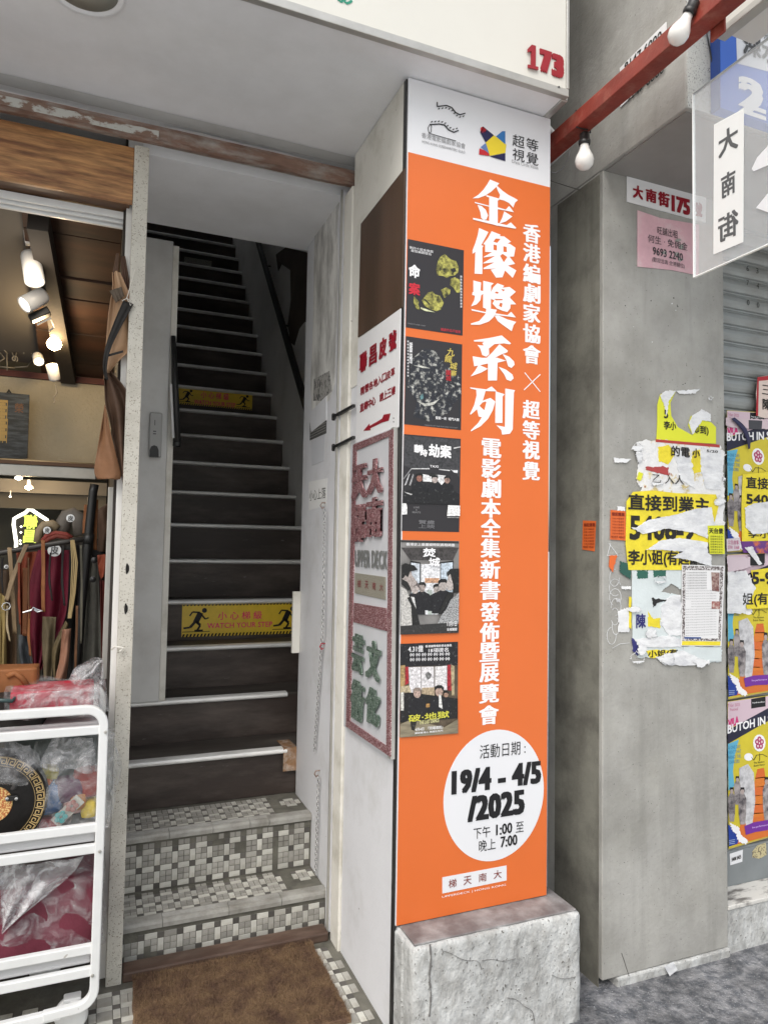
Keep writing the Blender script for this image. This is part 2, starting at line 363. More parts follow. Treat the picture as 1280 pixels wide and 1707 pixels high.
# --- mosaic tiles : module of 3x3 units
M_mortar = mat('grey_mortar', (.12, .115, .095), .85, var=.4, vscale=10, bump=.8)
M_tw = mat('white_mosaic', (.55, .545, .50), .45, var=.14, vscale=8, rnd=.14, c2=(.36, .345, .30), c2amt=.42, c2scale=12)
M_tg = mat('grey_mosaic', (.37, .36, .33), .45, var=.16, vscale=14, rnd=.22, c2=(.24, .23, .20), c2amt=.45, c2scale=14)
M_td = mat('dark_mosaic', (.10, .094, .085), .5, rnd=.3, c2=(.11, .10, .09), c2amt=.4, c2scale=20)
TW = .0225
_tm = {}
def tile_mesh(wu, hu, m, nm, U):
    k = (wu, hu, m.name, U)
    if k not in _tm:
        me = bpy.data.meshes.new(nm); a, b, h = wu*U/2-.0009, hu*U/2-.0009, .0022; e = .0008
        vs = [(-a, -b, 0), (a, -b, 0), (a, b, 0), (-a, b, 0), (-a, -b, h-e), (a, -b, h-e), (a, b, h-e), (-a, b, h-e), (-a+e, -b+e, h), (a-e, -b+e, h), (a-e, b-e, h), (-a+e, b-e, h)]
        fs = [(8, 9, 10, 11)]+[(i, (i+1) % 4, (i+1) % 4+4, i+4) for i in range(4)]+[(i+4, (i+1) % 4+4, (i+1) % 4+8, i+8) for i in range(4)]
        me.from_pydata(vs, [], fs); me.materials.append(m); _tm[k] = me
    return _tm[k]
def mosaic(parent, org, ux, uy, W, H, limit=280, off=0, skip=None, U=TW, big=False, wear=0):
    nrm = ux.cross(uy).normalized(); rot = Matrix((ux, uy, nrm)).transposed().to_euler()
    todo = []
    for j in range(int(H/(3*U))+1):
        for i in range(-1, int(W/(3*U))+2):
            bx, by = i*3*U+off*U*j % (3*U), j*3*U
            cells = [(0, 0, 1, 1, 'd'), (1, 0, 2, 1, 'w'), (0, 1, 1, 2, 'w')]
            if big: cells += [(1, 1, 2, 2, 'g')] if random.random() < .5 else [(1, 1, 1, 2, 'g'), (2, 1, 1, 2, 'g')]
            else: cells += [(1, 1, 1, 1, 'g'), (2, 1, 1, 1, 'g'), (1, 2, 1, 1, 'g'), (2, 2, 1, 1, 'g')]
            for cx_, cy_, wu, hu, c in cells:
                x0, y0 = bx+cx_*U, by+cy_*U
                if x0 < -.001 or y0 < -.001 or x0+wu*U > W+.001 or y0+hu*U > H+.001: continue
                if skip and skip(x0+wu*U/2, y0+hu*U/2): continue
                todo.append((wu*hu, x0+wu*U/2, y0+hu*U/2, wu, hu, c))
    todo.sort(key=lambda t: -t[0]-(2 if t[5] == 'd' else 0)); rest = {}
    for n_, (_, x, y, wu, hu, c) in enumerate(todo):
        if c == 'w' and random.random() < .08: c = 'g'
        m = {'w': M_tw, 'g': M_tg, 'd': M_td}[c]; p = org+ux*x+uy*y
        if n_ < limit:
            o = bpy.data.objects.new('tile', tile_mesh(wu, hu, m, 'tile', U)); COL.objects.link(o)
            o.location = p; o.rotation_euler = rot; o.rotation_euler.rotate_axis('Z', random.uniform(-.012, .012)); o.parent = parent; o.matrix_parent_inverse = WM(parent).inverted()
        else:
            mb = rest.setdefault(c, MB()); a, b = wu*U/2-.0014, hu*U/2-.0014; h = .0015+random.random()*.0008
            cs = [(-a, -b), (a, -b), (a, b), (-a, b)]
            mb.add([p+ux*q+uy*s_ for q, s_ in cs]+[p+ux*q*.95+uy*s_*.95+nrm*h for q, s_ in cs], [(4, 5, 6, 7)]+[(q, (q+1) % 4, (q+1) % 4+4, q+4) for q in range(4)])
    for c, mb in rest.items():
        o = obj('small_tiles', mb, {'w': M_tw, 'g': M_tg, 'd': M_td}[c], parent); o['kind'] = 'stuff'
X3, Y3, Z3 = Vector((1, 0, 0)), Vector((0, 1, 0)), Vector((0, 0, 1))
M_edge = mat('ribbed_edge_tile', (.33, .325, .30), .5, var=.2, vscale=9, c2=(.2, .19, .165), c2amt=.38, c2scale=10)
def edge_tile(parent, x0, x1, y, z, ribs=True):
    mb = MB(); P_ = [(y+.045, z+.0035)]
    if ribs:
        for i in range(4): P_ += [(y+.040-i*.008, z+.0035), (y+.038-i*.008, z+.0005), (y+.035-i*.008, z+.0005), (y+.034-i*.008, z+.0035)]
    P_ += [(y+.002, z+.004), (y-.006, z+.0005), (y-.009, z-.007), (y-.009, z-.022), (y+.004, z-.024), (y+.045, z-.002)]
    n_ = len(P_); mb.add([(x0, a, b) for a, b in P_]+[(x1, a, b) for a, b in P_], [(i, (i+1) % n_, (i+1) % n_+n_, i+n_) for i in range(n_)]+[tuple(range(n_)), tuple(range(2*n_-1, n_-1, -1))])
    obj('edge_tile', mb, M_edge, parent)
for k in (1, 2):
    y, z, zb = NY[k], NZ[k], 0 if k == 1 else NZ[k-1]; y2 = NY[k+1]
    s_ = obj('tiled_step', MB().box(.108, .884, y, y2+.02, -.02, z-.0018), M_mortar, st)
    s_['label'] = ['lower mosaic tiled step behind the wooden threshold', 'upper mosaic tiled step under the first wooden riser'][k-1]
    sk = (lambda a, b: (b > .09 and a > .55) or (a < .07 and b > .05 and noise.noise(Vector((a*30, b*30, 2))) > .1) or noise.noise(Vector((a*14, b*14, 9))) > .62) if k == 1 else (lambda a, b: noise.noise(Vector((a*12, b*12, 5))) > .55 or (abs(a-.625-(b-.1)*.12) < .010))
    mosaic(s_, Vector((.112, y-.0005, zb+.006)), X3, Z3, .768, z-zb-.03, off=0, skip=sk, limit=150)
    mosaic(s_, Vector((.112, y+.047, z-.0018)), X3, Y3, .768, y2-y-.05, off=0, skip=lambda a, b: a > .62 and noise.noise(Vector((a*9, b*9, 3))) > -.25, limit=140)
    if k == 1:
        edge_tile(s_, .112, .262, y, z, False); edge_tile(s_, .264, .50, y, z); edge_tile(s_, .502, .70, y, z); edge_tile(s_, .702, .884, y, z, False)
    else:
        edge_tile(s_, .112, .30, y, z); edge_tile(s_, .302, .47, y, z); edge_tile(s_, .472, .62, y, z); edge_tile(s_, .622, .70, y, z); edge_tile(s_, .702, .884, y, z-.002, False)
fl = MB(); grid(fl, lambda a, b: Vector((-1.2+2.085*a, 1.3+1.38*b, .004)), 4, 4)
tf = struct(obj('tiled_floor', fl, M_mortar))
def sk_floor(a, b):
    X, Y = a-.05, b+1.9
    if .17 < X < .76 and 1.9 < Y < 2.57: return True
    return X > .876 or noise.noise(Vector((a*9, b*9, 11))) > .45
mosaic(tf, Vector((-.05, 2.02, .005)), X3, Y3, .92, .56, limit=290, U=.024, big=True, skip=lambda a, b: (.19 < a-.05 < .75 and b+2.02 < 2.55) or noise.noise(Vector((a*9, b*9, 11))) > .48)
mosaic(tf, Vector((-.7, 2.02, .005)), X3, Y3, .64, .56, limit=0, U=.024, big=True)
tag(obj('threshold', MB().box(.127, .8575, 2.583, 2.655, .004, .038), mat('dark_worn_wood', (.07, .04, .028), .55, var=.4, vscale=12, stretch=(.3, 1, 1), c2=(.13, .09, .07), c2amt=.4, c2scale=14), bevel=.006), 'dark wooden threshold between the doormat and the first tiled step', 'threshold')

# --- doorway: post, board, jamb, panel
po = thing('steel_post', 'chipped cream steel post between the leather shop and the stairs', 'post', (.1, 2.6, 0))
mb = MB().box(.074, .124, 2.585, 2.625, 0, 2.915); obj('channel', mb, M_post, po, .002)
for q, (a, b) in {0: (210, 948), 1: (212, 1015)}.items():
    obj('slot', MB().prism([[Vector((.098+.006*math.cos(t), 2.5849, at(a, b, 1, 2.585).z+.018*math.sin(t)*(1+.2*math.cos(3*t)))) for t in [i*6.283/16 for i in range(16)]]], Vector((0, -1, 0)), .0008), M_blackmatt, po)
bo = thing('door_board', 'tall pale grey board standing on the stairs behind the steel post', 'board', (.2, 3.42, .762))
obj('panel', MB().box(.12, .286, 3.42, 3.47, .764, 2.94), M_greypaint, bo, .003)
obj('edge_strip', MB().box(.287, .315, 3.43, 3.48, .764, 2.925), M_cream, bo, .002)
dv = thing('door_chime', 'slim grey plastic box with a black arched slot on the pale board', 'intercom', at(258, 725, 1, 3.42))
BP = YP(3.4195)
obj('case', MB().box(at(249, 700, 1, 3.42).x, at(270, 700, 1, 3.42).x, 3.392, 3.419, at(258, 763, 1, 3.42).z, at(258, 689, 1, 3.42).z), mat('grey_plastic', (.36, .36, .35), .4), dv, .005)
shape('slot', YP(3.391), [(249.5, 762), (249.5, 750), (252, 744), (257, 742), (262, 744), (264.5, 750), (264.5, 762)], M_black, dv)
text('ı\n=', YP(3.391), 258, 712, 5, 24, ink((.1, .1, .1)), dv)

ja = thing('door_jamb', 'cream plastered door jamb strip beside the red lettered signs', 'door frame', (.88, 2.55, 0))
obj('plaster_strip', MB().box(.868, .93, 2.508, 2.60, 0, 2.90), M_cream, ja, .004)
obj('metal_trim', MB().box(.866, .90, 2.612, 2.66, .02, 2.93), M_lav, ja, .003)
obj('trim_edge', MB().box(.858, .866, 2.612, 2.622, .02, 2.93), M_alum, ja)
pa = thing('stair_side_panel', 'grey painted panel with scraps of torn paper right of the stairs', 'panel', (.89, 2.9, 0))
obj('sheet', MB().box(.885, .93, 2.66, 3.195, -.01, 2.93), M_lav, pa, .002)
PP_ = XP(.8848)
shape('paper_remains', PP_, [(568, 318), (562, 380), (566, 470), (560, 560), (558, 640), (548, 668), (534, 676), (520, 684), (518, 640), (521, 580), (523, 500), (524, 420), (526, 372), (545, 345)], M_plaster, pa, .002)
shape('edge_board', PP_, [(516, 690), (545, 660), (545, 700), (520, 720)], M_lav, pa, .004)
shape('newspaper_scrap', PP_, [(524, 632), (550, 618), (554, 652), (536, 668), (523, 668)], mat('newsprint', (.36, .35, .33), .9, c2=(.08, .08, .08), c2amt=.42, c2scale=55, c2sharp=.03), pa, .001, .002)
shape('vent_grille', PP_, [(517, 698), (545, 684), (544, 722), (517, 734)], mat('dark_vent_mesh', (.12, .12, .115), .6, speck=(.03, .03, .03), spscale=260, spthr=.5), pa, .002)
for i in range(8):
    f = i/8
    shape('grille_bar', PP_, [(518, 700+33*f), (544, 686.5+34*f), (544, 687.7+34*f), (518, 701.2+33*f)], ink((.28, .27, .26)), pa, .001, .002)
shape('plain_notice', PP_, [(519, 735), (542, 723), (540, 768), (520, 776)], mat('grey_paper', (.56, .57, .6), .7), pa, .0008)
no = shape('paper_notice', PP_, [(515, 803), (546, 797), (544, 842), (515, 851)], mat('white_paper', (.78, .78, .77), .7))
tag(no, 'small white paper notice in vertical writing above the hanging chain', 'notice')
text('小心上落', PP_, 529, 824, 27, 18, ink((.03, .03, .03)), no, bold=.0)
ho = thing('wall_bracket', 'off white folded sheet bracket sticking out at the stair opening', 'bracket', at(492, 1040, 1, 3.2))
zt, zb2 = at(490, 986, 1, 3.19).z, at(490, 1088, 1, 3.19).z
obj('plate', MB().box(at(487, 1040, 1, 3.18).x, .884, 3.17, 3.19, zb2, zt), M_cream, ho, .002)
M_ch = mat('bright_chain_steel', (.62, .62, .62), .25, 1)
def chain(p0, p1, label, sag=.0):
    mb = MB(); p0, p1 = Vector(p0), Vector(p1); n_ = int((p1-p0).length/.0125)
    for i in range(n_):
        c = p0.lerp(p1, (i+.5)/n_); a = (p1-p0).normalized(); s_ = Vector((math.cos(i*1.571+random.uniform(-.4, .4)), math.sin(i*1.571+.3), 0)); s_ = (s_-a*s_.dot(a)).normalized()
        mb.tube([c+a*.0092*math.cos(t)+s_*.0052*math.sin(t) for t in [k*6.283/10 for k in range(10)]], .0016, 5, True)
    o = obj('steel_chain', mb, M_ch, smooth=True); tag(o, label, 'chain'); return o
chain(at(541, 850, 0, .866), at(538, 1060, 0, .866), 'upper run of bright steel chain hanging from the notice hook')
chain(at(537, 1062, 0, .872), at(524, 1252, 0, .872), 'middle run of bright steel chain ending in a loose link beside the steps')
chain(at(531, 1296, 0, .872), at(526, 1462, 0, .872), 'lowest run of bright steel chain falling to the tiled steps')
for (px, py, lab) in ((541, 843, 'rusty hook carrying the top of the chain'), (540, 1078, 'small red tagged hook halfway down the chain'), (531, 1290, 'dark hook carrying the lowest chain by the steps')):
    c = at(px, py, 0, .88); mb = MB().tube([c+Vector((.006, 0, .012)), c+Vector((-.012, 0, .012)), c+Vector((-.018, 0, 0)), c+Vector((-.010, 0, -.012)), c+Vector((-.002, 0, -.006))], .0028, 8)
    h = obj('chain_hook', mb, M_rust if py != 1078 else mat('red_tag', (.35, .05, .07), .5)); tag(h, lab, 'hook')
for (a, b, lab) in ((682, 690, 'upper black iron latch on the cream door jamb'), (735, 741, 'lower black iron latch on the cream door jamb')):
    la = thing('door_latch', lab, 'latch', at(572, (a+b)/2, 0, .866), 'iron latches on the jamb')
    p, q = at(556, b+5, 0, .862), at(590, a-6, 0, .862); q.x = p.x
    obj('bar', MB().obox(p, q, .012, .012, Vector((1, 0, 0))), M_black, la, .002)
    obj('knuckle', MB().lathe(p+Vector((0, 0, -.014)), [(.006, 0), (.008, .004), (.008, .024), (.006, .028)], 12), M_black, la)
# handrails
hr = thing('handrail', 'black handrail climbing the right wall of the stairwell', 'handrail', (1.16, 4, 1.6))
a, b = at(514, 690, 0, 1.15), at(432, 408, 0, 1.15)
obj('rail', MB().obox(a+(a-b)*.2, b+(b-a)*.3, .03, .055, Vector((0, 0, 1))), M_black, hr, .006)
for f in (.1, .5, .9): p = a.lerp(b, f); obj('bracket', MB().tube([p+Vector((0, 0, -.02)), p+Vector((.03, 0, -.06)), p+Vector((.065, 0, -.06))], .006), M_black, hr)
hl = thing('handrail', 'short black handrail end hanging left of the yellow warning strip', 'handrail', (.4, 4.0, 2.0))
a, b = at(292, 738, 0, .345), at(284, 630, 0, .345)
a = Vector((.36, at(293, 738, 0, .36).y, at(293, 738, 0, .36).z)); b = a+Vector((0, 1.9, 2.0))
a = at(295, 738, 1, 3.39); b = at(289, 560, 1, 3.40)
obj('rail', MB().tube([a, a.lerp(b, .5), b], [.018, .016, .011], 14), M_black, hl, smooth=True)
obj('end_cap', MB().lathe(a-Vector((0, 0, .02)), [(.012, 0), (.019, .004), (.019, .022)], 14), M_black, hl)
a2 = at(289, 730, 1, 3.36); b2 = at(285, 640, 1, 3.37)
obj('reflective_strip', MB().obox(a2, b2, .008, .008), mat('white_strip', (.7, .7, .7), .4), hl)

# --- rusty beam and filler
be = thing('steel_beam', 'rusty steel beam across the top of the shop and stair openings', 'beam', (.2, 2.55, 2.93))
mb = MB()
for k in range(24):
    pass
prof = [(-.02, .028), (-.026, .01), (-.022, -.018), (-.004, -.026), (.02, -.022), (.02, .028)]
n_ = 40; vs = []
for i in range(n_+1):
    x = -1.6+2.52*i/n_; zc = 2.943+.004*math.sin(x*2)
    for a, b in prof:
        nn = noise.noise(Vector((x*14, a*60, b*60)))*.0035; vs.append((x, 2.555+a+nn, zc+b+nn))
m_ = len(prof); mb.add(vs, [(i*m_+j, i*m_+(j+1) % m_, (i+1)*m_+(j+1) % m_, (i+1)*m_+j) for i in range(n_) for j in range(m_)]+[tuple(range(m_)), tuple(n_*m_+j for j in range(m_-1, -1, -1))])
obj('web', mb, M_rust, be)
fl_ = MB(); grid(fl_, lambda a, b: Vector((-1.6+1.75*a, 2.522-.002*b, 2.917+.030*b+.008*noise.noise(Vector((a*30, b*4, 1)))*b)), 60, 3)
obj('flaking_paint', fl_, mat('flaking_white_paint', (.45, .45, .42), .8, c2=(.19, .12, .09), c2amt=.5, c2scale=34, c2sharp=.04, stretch=(.5, 1, 1)), be)
fz = thing('filler_plate', 'grey filler plate above the rusty beam over the stairs', 'plate', (.5, 2.6, 2.99))
mb = MB(); mb.prism([[Vector((x, 2.60, z)) for x, z in ((.175, 2.935), (.86, 2.935), (.86, 3.006), (.6, 3.016), (.45, 3.014), (.3, 3.018), (.175, 3.012))]], Vector((0, -1, 0)), .006)
obj('plate', mb, M_greypaint, fz)

# --- overhead sign box
M_led = mat('frosted_downlight', (.42, .42, .36), .5)
sb = thing('sign_box', 'large cream sign box overhead with the red number 173', 'sign', (.5, 1.9, 3.02))
obj('face', MB().box(-2.0, 1.402, 1.885, 1.893, 3.045, 4.4), M_signface, sb)
obj('soffit', MB().box(-2.0, 1.40, 1.90, 2.62, 3.022, 3.034), M_soffit, sb)
obj('front_trim', MB().box(-2.0, 1.412, 1.880, 1.902, 3.018, 3.044), M_alum, sb, .002)
obj('end_trim', MB().box(1.403, 1.414, 1.880, 1.902, 3.045, 4.4), M_alum, sb, .002)
obj('end_panel', MB().box(1.416, 1.422, 1.90, 2.6, 3.02, 4.4), M_alum, sb)
obj('side_trim', MB().box(1.401, 1.424, 1.904, 2.02, 3.017, 3.03), M_alum, sb, .002)
SF = YP(1.885)
M_red = mat('raised_red_letters', (.30, .012, .02), .4)
for ch, x, y, w_, h_ in (('7', 909, 103, 20, 38), ('3', 929, 110, 20, 38)):
    
    o = text(ch, SF, x, y, w_, h_, M_red, sb, bold=.04, heavy=.10, name='digit', lift=.004); md = o.modifiers.new('solid', 'SOLIDIFY'); md.thickness = .004
shape('digit', SF, [(884, 76), (891, 78), (890.5, 112), (895, 113), (895, 118), (878, 114), (878, 109), (883, 110), (883.5, 87), (877.5, 88), (877.5, 83)], M_red, sb, .004, .004)
shape('rivet', SF, [(930+2*math.cos(t), 146+2*math.sin(t)) for t in [i*.785 for i in range(8)]], M_black, sb, .001, .004)
text('影', SF, 575, -6, 26, 24, mat('green_letters', (.02, .25, .16), .5), sb, bold=.03)
dl = thing('downlight', 'round recessed ceiling light with a white rim in the soffit', 'ceiling light', at(143, -5, 2, 3.022))
c = at(141, -22, 2, 3.0215)
obj('rim', MB().lathe(c, [(.088, 0), (.098, -.001), (.104, -.006), (.106, 0)], 48), M_soffit, dl, smooth=True)
obj('lens', MB().lathe(c, [(.088, -.0005), (.02, -.0012)], 48), M_led, dl, smooth=True)
# dark gap seams along the soffit back edge
sg = MB(); grid(sg, lambda a, b: Vector((-1.4+2.3*a, 2.52+.06*b, 3.0195-.003*b+.0012*noise.noise(Vector((a*40, b, 0))))), 60, 2)
tag(obj('soffit_strip', sg, M_greypaint), 'thin warped cover strip along the back of the white soffit', 'strip')

# --- banner pillar
wp = thing('banner_pillar', 'white painted square pillar carrying the orange banner', 'pillar', (1.15, 2.25, 0))
obj('shaft', MB().box(.878, 1.415, 2.03, 2.505, 0, 3.02), M_lav, wp, .003)
obj('upper_coat', MB().box(.8755, .8778, 2.032, 2.503, 2.10, 3.019), M_cream, wp)
obj('corner_strip', MB().box(.8735, .8835, 2.012, 2.0295, .0, 3.015), M_black, wp)
FP = XP(.875)
obj('wood_panel', MB().prism([loop(XP(.8752), [(603, 373), (676, 280), (672, 512), (598, 562)])], Vector((-1, 0, 0)), .004), mat('brown_veneer', (.085, .048, .03), .5, var=.2, vscale=5, stretch=(1, 1, .15), c2=(.06, .035, .02), c2amt=.5, c2scale=9, speck=(.4, .36, .3), spscale=30, spthr=.79), wp)
for pts in ([(603, 560), (600, 1300), (603, 1300), (605, 560)],):
    pass
pl_ = thing('plinth', 'rough whitewashed concrete plinth under the orange banner', 'plinth', (1.2, 2.0, 0))
mb = MB(); zt = .335
XS = [.905, .935, 1.0, 1.1, 1.2, 1.3, 1.4, 1.46, 1.49]; 
obj('block', rough_box(.884, 1.477, 1.886, 2.12, -.02, zt, .0022), M_whitewash, pl_, smooth=True)
def crack(pts, wpx, yv, par, m=None):
    pts = chaikin([(560+x/2.909, 1200+y/2.909) for x, y in pts], 2); rnd = random.Random(len(pts)); mb = MB()
    for (x0, y0), (x1, y1) in zip(pts, pts[1:]):
        a, b = at(x0, y0, 1, yv), at(x1, y1, 1, yv); wv = Vector((0, 0, .0004*wpx*rnd.uniform(.3, 1.8))) if abs(b.x-a.x) > abs(b.z-a.z) else Vector((.0006*wpx*rnd.uniform(.5, 1.6), 0, 0))
        mb.prism([[a-wv, b-wv, b+wv, a+wv]], Vector((0, -1, 0)), .002)
    obj('crack', mb, m or M_blackcr, par)
M_blackcr = mat('crack_grey', (.16, .155, .15), .9)  # dark grey for the plinth cracks and the stain along its corner
for pts, wd in (([(520, 1122), (560, 1135), (610, 1165), (650, 1170), (690, 1168), (706, 1215)], .8), ([(1045, 1238), (1080, 1256), (1120, 1258), (1160, 1248)], 1), ([(830, 1350), (880, 1358), (910, 1392), (950, 1408), (960, 1450), (965, 1500)], 1.2), ([(706, 1170), (760, 1160), (810, 1175), (870, 1160)], .6), ([(455, 1090), (462, 1170), (450, 1250), (462, 1330), (452, 1440)], 3.2)): crack(pts, wd, 1.8845, pl_)
tp = MB().box(.893, 1.468, 1.899, 2.10, zt-.001, zt+.0055); obj('red_cement_top', tp, M_redcement, pl_, .0025)
tag(obj('corner_stub', MB().box(.8795, .909, 1.955, 2.0285, -.005, .328), M_whitewash, bevel=.006), 'narrow whitewashed upright strip at the left corner of the plinth', 'pillar')

# --- concrete pillar and beam
cp = thing('concrete_pillar', 'bare grey concrete pillar pasted with torn flyers', 'pillar', (1.93, 2.1, 0))
mb = MB(); grid(mb, lambda a, b: Vector((1.64+.582*a, 1.983, .035+2.834*b)), 2, 8)
obj('shaft', MB().box(1.64, 2.222, 1.983, 2.30, .03, 2.8705), M_conc, cp, .004)
obj('foot', wobble(MB().box(1.70, 2.225, 1.974, 2.30, -.01, .029), .004, 5), M_whitewash, cp, .006)
obj('side_render', MB().box(1.6375, 1.6395, 2.0, 2.25, .0, 2.86), mat('dark_side_render', (.19, .185, .155), .85, var=.25, vscale=3, c2=(.10, .095, .08), c2amt=.42, c2scale=5, bump=.5, streak=(.09, .085, .07)), cp)  # side face coloured darker and browner than the front
cb = thing('concrete_beam', 'deep grey concrete beam above the 175 sign', 'beam', (1.9, 1.8, 2.87))
obj('body', MB().box(1.638, 3.6, 1.597, 2.60, 2.871, 6.0), M_conc, cb, .004)
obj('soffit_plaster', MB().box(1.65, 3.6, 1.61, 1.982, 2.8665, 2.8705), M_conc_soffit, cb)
obj('front_render', MB().box(1.640, 3.6, 1.592, 1.5965, 2.872, 6.0), mat('speckled_render', (.46, .47, .45), .8, speck=(.2, .2, .2), spscale=210, spthr=.60, bump=.8), cb)
# ================================================================== ORANGE BANNER
BY = 2.005; BP_ = YP(BY)
M_or = mat('orange_print', (.68, .150, .032), .36, spec=.45, var=.04, vscale=2, bump=.25, bscale=5)
M_wh = mat('white_print', (.73, .74, .77), .45, var=.015, vscale=2)
ba = thing('banner', 'tall orange and white exhibition banner board on the pillar', 'banner', (1.15, 2.0, .34))
bb = at(659, 1545, 1, BY); 
obj('board', MB().box(.8795, 1.428, 2.0055, 2.0295, .343, 3.017), M_wh, ba)
zor = lambda x: at(x, 252+(x-680)*.2553, 1, BY).z
obj('orange_field', MB().box(.8815, 1.427, 2.0045, 2.0054, .3435, zor(800)), M_or, ba)
WHI = ink((.84, .84, .86)); BLK = ink((.012, .012, .014)); GRY = ink((.25, .25, .26))
def bz(pts, ox, oy, s): return [(ox+x/s, oy+y/s) for x, y in pts]
BIG = YP(BY-.0008)
def G(name, polys, ox, oy, s):
    for i, pl in enumerate(polys):
        loops = pl if isinstance(pl[0], list) else [pl]
        yield [bz(l, ox, oy, s) for l in loops]
def glyph(label, polys, ox, oy, s=7.42):
    mb = MB()
    for i, loops in enumerate(G(label, polys, ox, oy, s)): mb.prism([loop(BIG, l) for l in loops], BIG[2], .0006, .0001*i)
    obj('large_character', mb, WHI, ba)
glyph('a', [
 [(345,65),(460,112),(425,155),(360,215),(290,262),(200,295),(130,298),(200,255),(265,190),(310,125)],
 [(435,145),(500,205),(570,255),(640,290),(690,320),(655,350),(632,412),(580,355),(520,325),(455,310),(470,255),(440,200),(425,155)],
 [(300,258),(455,300),(455,325),(300,275)], [(335,270),(440,300),(440,640),(335,600)],
 [(155,342),(335,390),(335,402),(160,358)], [(440,410),(540,438),(580,393),(640,470),(440,432)],
 [(190,380),(240,395),(290,440),(320,510),(300,560),(265,565),(235,540),(225,470)],
 [(520,460),(620,525),(540,585),(460,610),(495,540)],
 [(135,540),(335,580),(550,630),(600,597),(668,665),(660,675),(430,635),(135,562)]], 770, 290)
glyph('b', [
 [(210,665),(325,715),(280,800),(235,880),(265,885),(250,910),(250,1235),(155,1230),(165,960),(130,985),(130,940),(165,850),(195,750)],
 [[(365,705),(475,748),(465,765),(520,770),(605,835),(560,858),(590,862),(660,910),(640,1018),(585,1020),(655,1110),(565,1130),(670,1190),(625,1283),(530,1190),(500,1275),(420,1280),(355,1180),(430,1165),(265,1175),(265,1160),(400,1090),(260,1105),(265,1095),(410,1010),(265,1030),(270,1020),(370,965),(285,960),(285,870),(260,865),(320,790)],
  [(415,795),(475,800),(435,850),(385,835)], [(388,870),(430,880),(430,945),(388,935)], [(510,890),(550,900),(555,965),(510,960)], [(470,1010),(500,985),(560,1025),(515,1090)]]], 770, 290)
glyph('c', [
 [(262,1318),(392,1350),(358,1378),(355,1690),(260,1650)],
 [(140,1315),(235,1340),(228,1438),(262,1448),(262,1478),(235,1500),(225,1560),(180,1610),(112,1635),(150,1560),(160,1505),(125,1492),(130,1460),(140,1458)],
 [[(435,1350),(520,1380),(500,1405),(585,1395),(665,1455),(590,1520),(600,1540),(668,1610),(598,1612),(595,1660),(560,1705),(500,1690),(430,1660),(375,1600),(400,1560),(360,1545),(352,1470),(385,1400)],
  [(425,1450),(455,1465),(440,1480),(400,1470)], [(480,1420),(530,1430),(510,1452)], [(395,1542),(500,1545),(500,1560),(420,1562)], [(470,1590),(500,1600),(490,1650),(455,1630)]],
 [(115,1668),(300,1708),(420,1723),(560,1745),(605,1703),(665,1773),(430,1743),(300,1723),(120,1688)],
 [(300,1658),(430,1678),(390,1768),(330,1823),(220,1863),(110,1863),(110,1848),(210,1818),(290,1728)],
 [(400,1748),(450,1748),(560,1798),(668,1828),(635,1868),(612,1943),(520,1878),(440,1818)]], 770, 290)
glyph('d', [
 [(145,497),(330,470),(490,437),(605,535),(590,548),(520,535),(400,545),(330,600),(335,670),(300,700),(250,680),(225,600),(190,555),(268,562),(250,530),(280,515),(150,512)],
 [(462,545),(565,625),(560,645),(490,670),(350,740),(300,720),(380,640)], [(130,695),(250,715),(430,712),(545,750),(430,775),(320,785),(150,820)],
 [(320,760),(438,760),(430,995),(320,995)], [(205,800),(318,850),(240,895),(105,945),(160,875)],
 [(500,668),(580,700),(640,760),(648,800),(610,840),(570,820),(545,740)], [(450,825),(540,860),(620,920),(636,970),(600,1003),(550,985),(520,920)]], 770, 500)
glyph('e', [
 [[(100,1080),(175,1090),(300,1105),(365,1068),(430,1130),(290,1125),(255,1245),(350,1210),(410,1255),(380,1360),(320,1470),(230,1560),(110,1625),(110,1610),(200,1520),(245,1450),(205,1440),(185,1350),(105,1420),(100,1405),(150,1300),(180,1180),(175,1110),(105,1095)],
  [(250,1268),(290,1255),(302,1262),(275,1365),(215,1310)]],
 [(415,1130),(525,1165),(500,1195),(498,1520),(410,1520)],
 [(535,1095),(655,1115),(640,1145),(625,1600),(590,1655),(495,1665),(485,1610),(425,1550),(530,1570)]], 770, 500)
for ch, y in zip('香港編劇家協會', (389, 422, 456, 489, 522, 556, 591)): text(ch, BP_, 886, y, 29, 31, WHI, ba, bold=.012, heavy=.03, lift=.001)
for pts in (((874, 621), (900, 653)), ((900, 624), (873, 650))):
    (x0, y0), (x1, y1) = pts; obj('cross_stroke', MB().obox(pp(BP_, x0, y0)+Vector((0, -.0012, 0)), pp(BP_, x1, y1)+Vector((0, -.0012, 0)), .003, .0008, Vector((0, 1, 0))), WHI, ba)
for ch, y in zip('超等視覺', (683, 717, 750, 785)): text(ch, BP_, 885, y, 29, 31, WHI, ba, bold=.012, heavy=.03)
for ch, y in zip('電影劇本全集新書發佈暨展覽會', (747, 781, 814, 847, 880, 914, 949, 984, 1020, 1054, 1087, 1121, 1156, 1192)): text(ch, BP_, 819-(y-747)*.01, y, 33, 32, WHI, ba, bold=.012, heavy=.03)
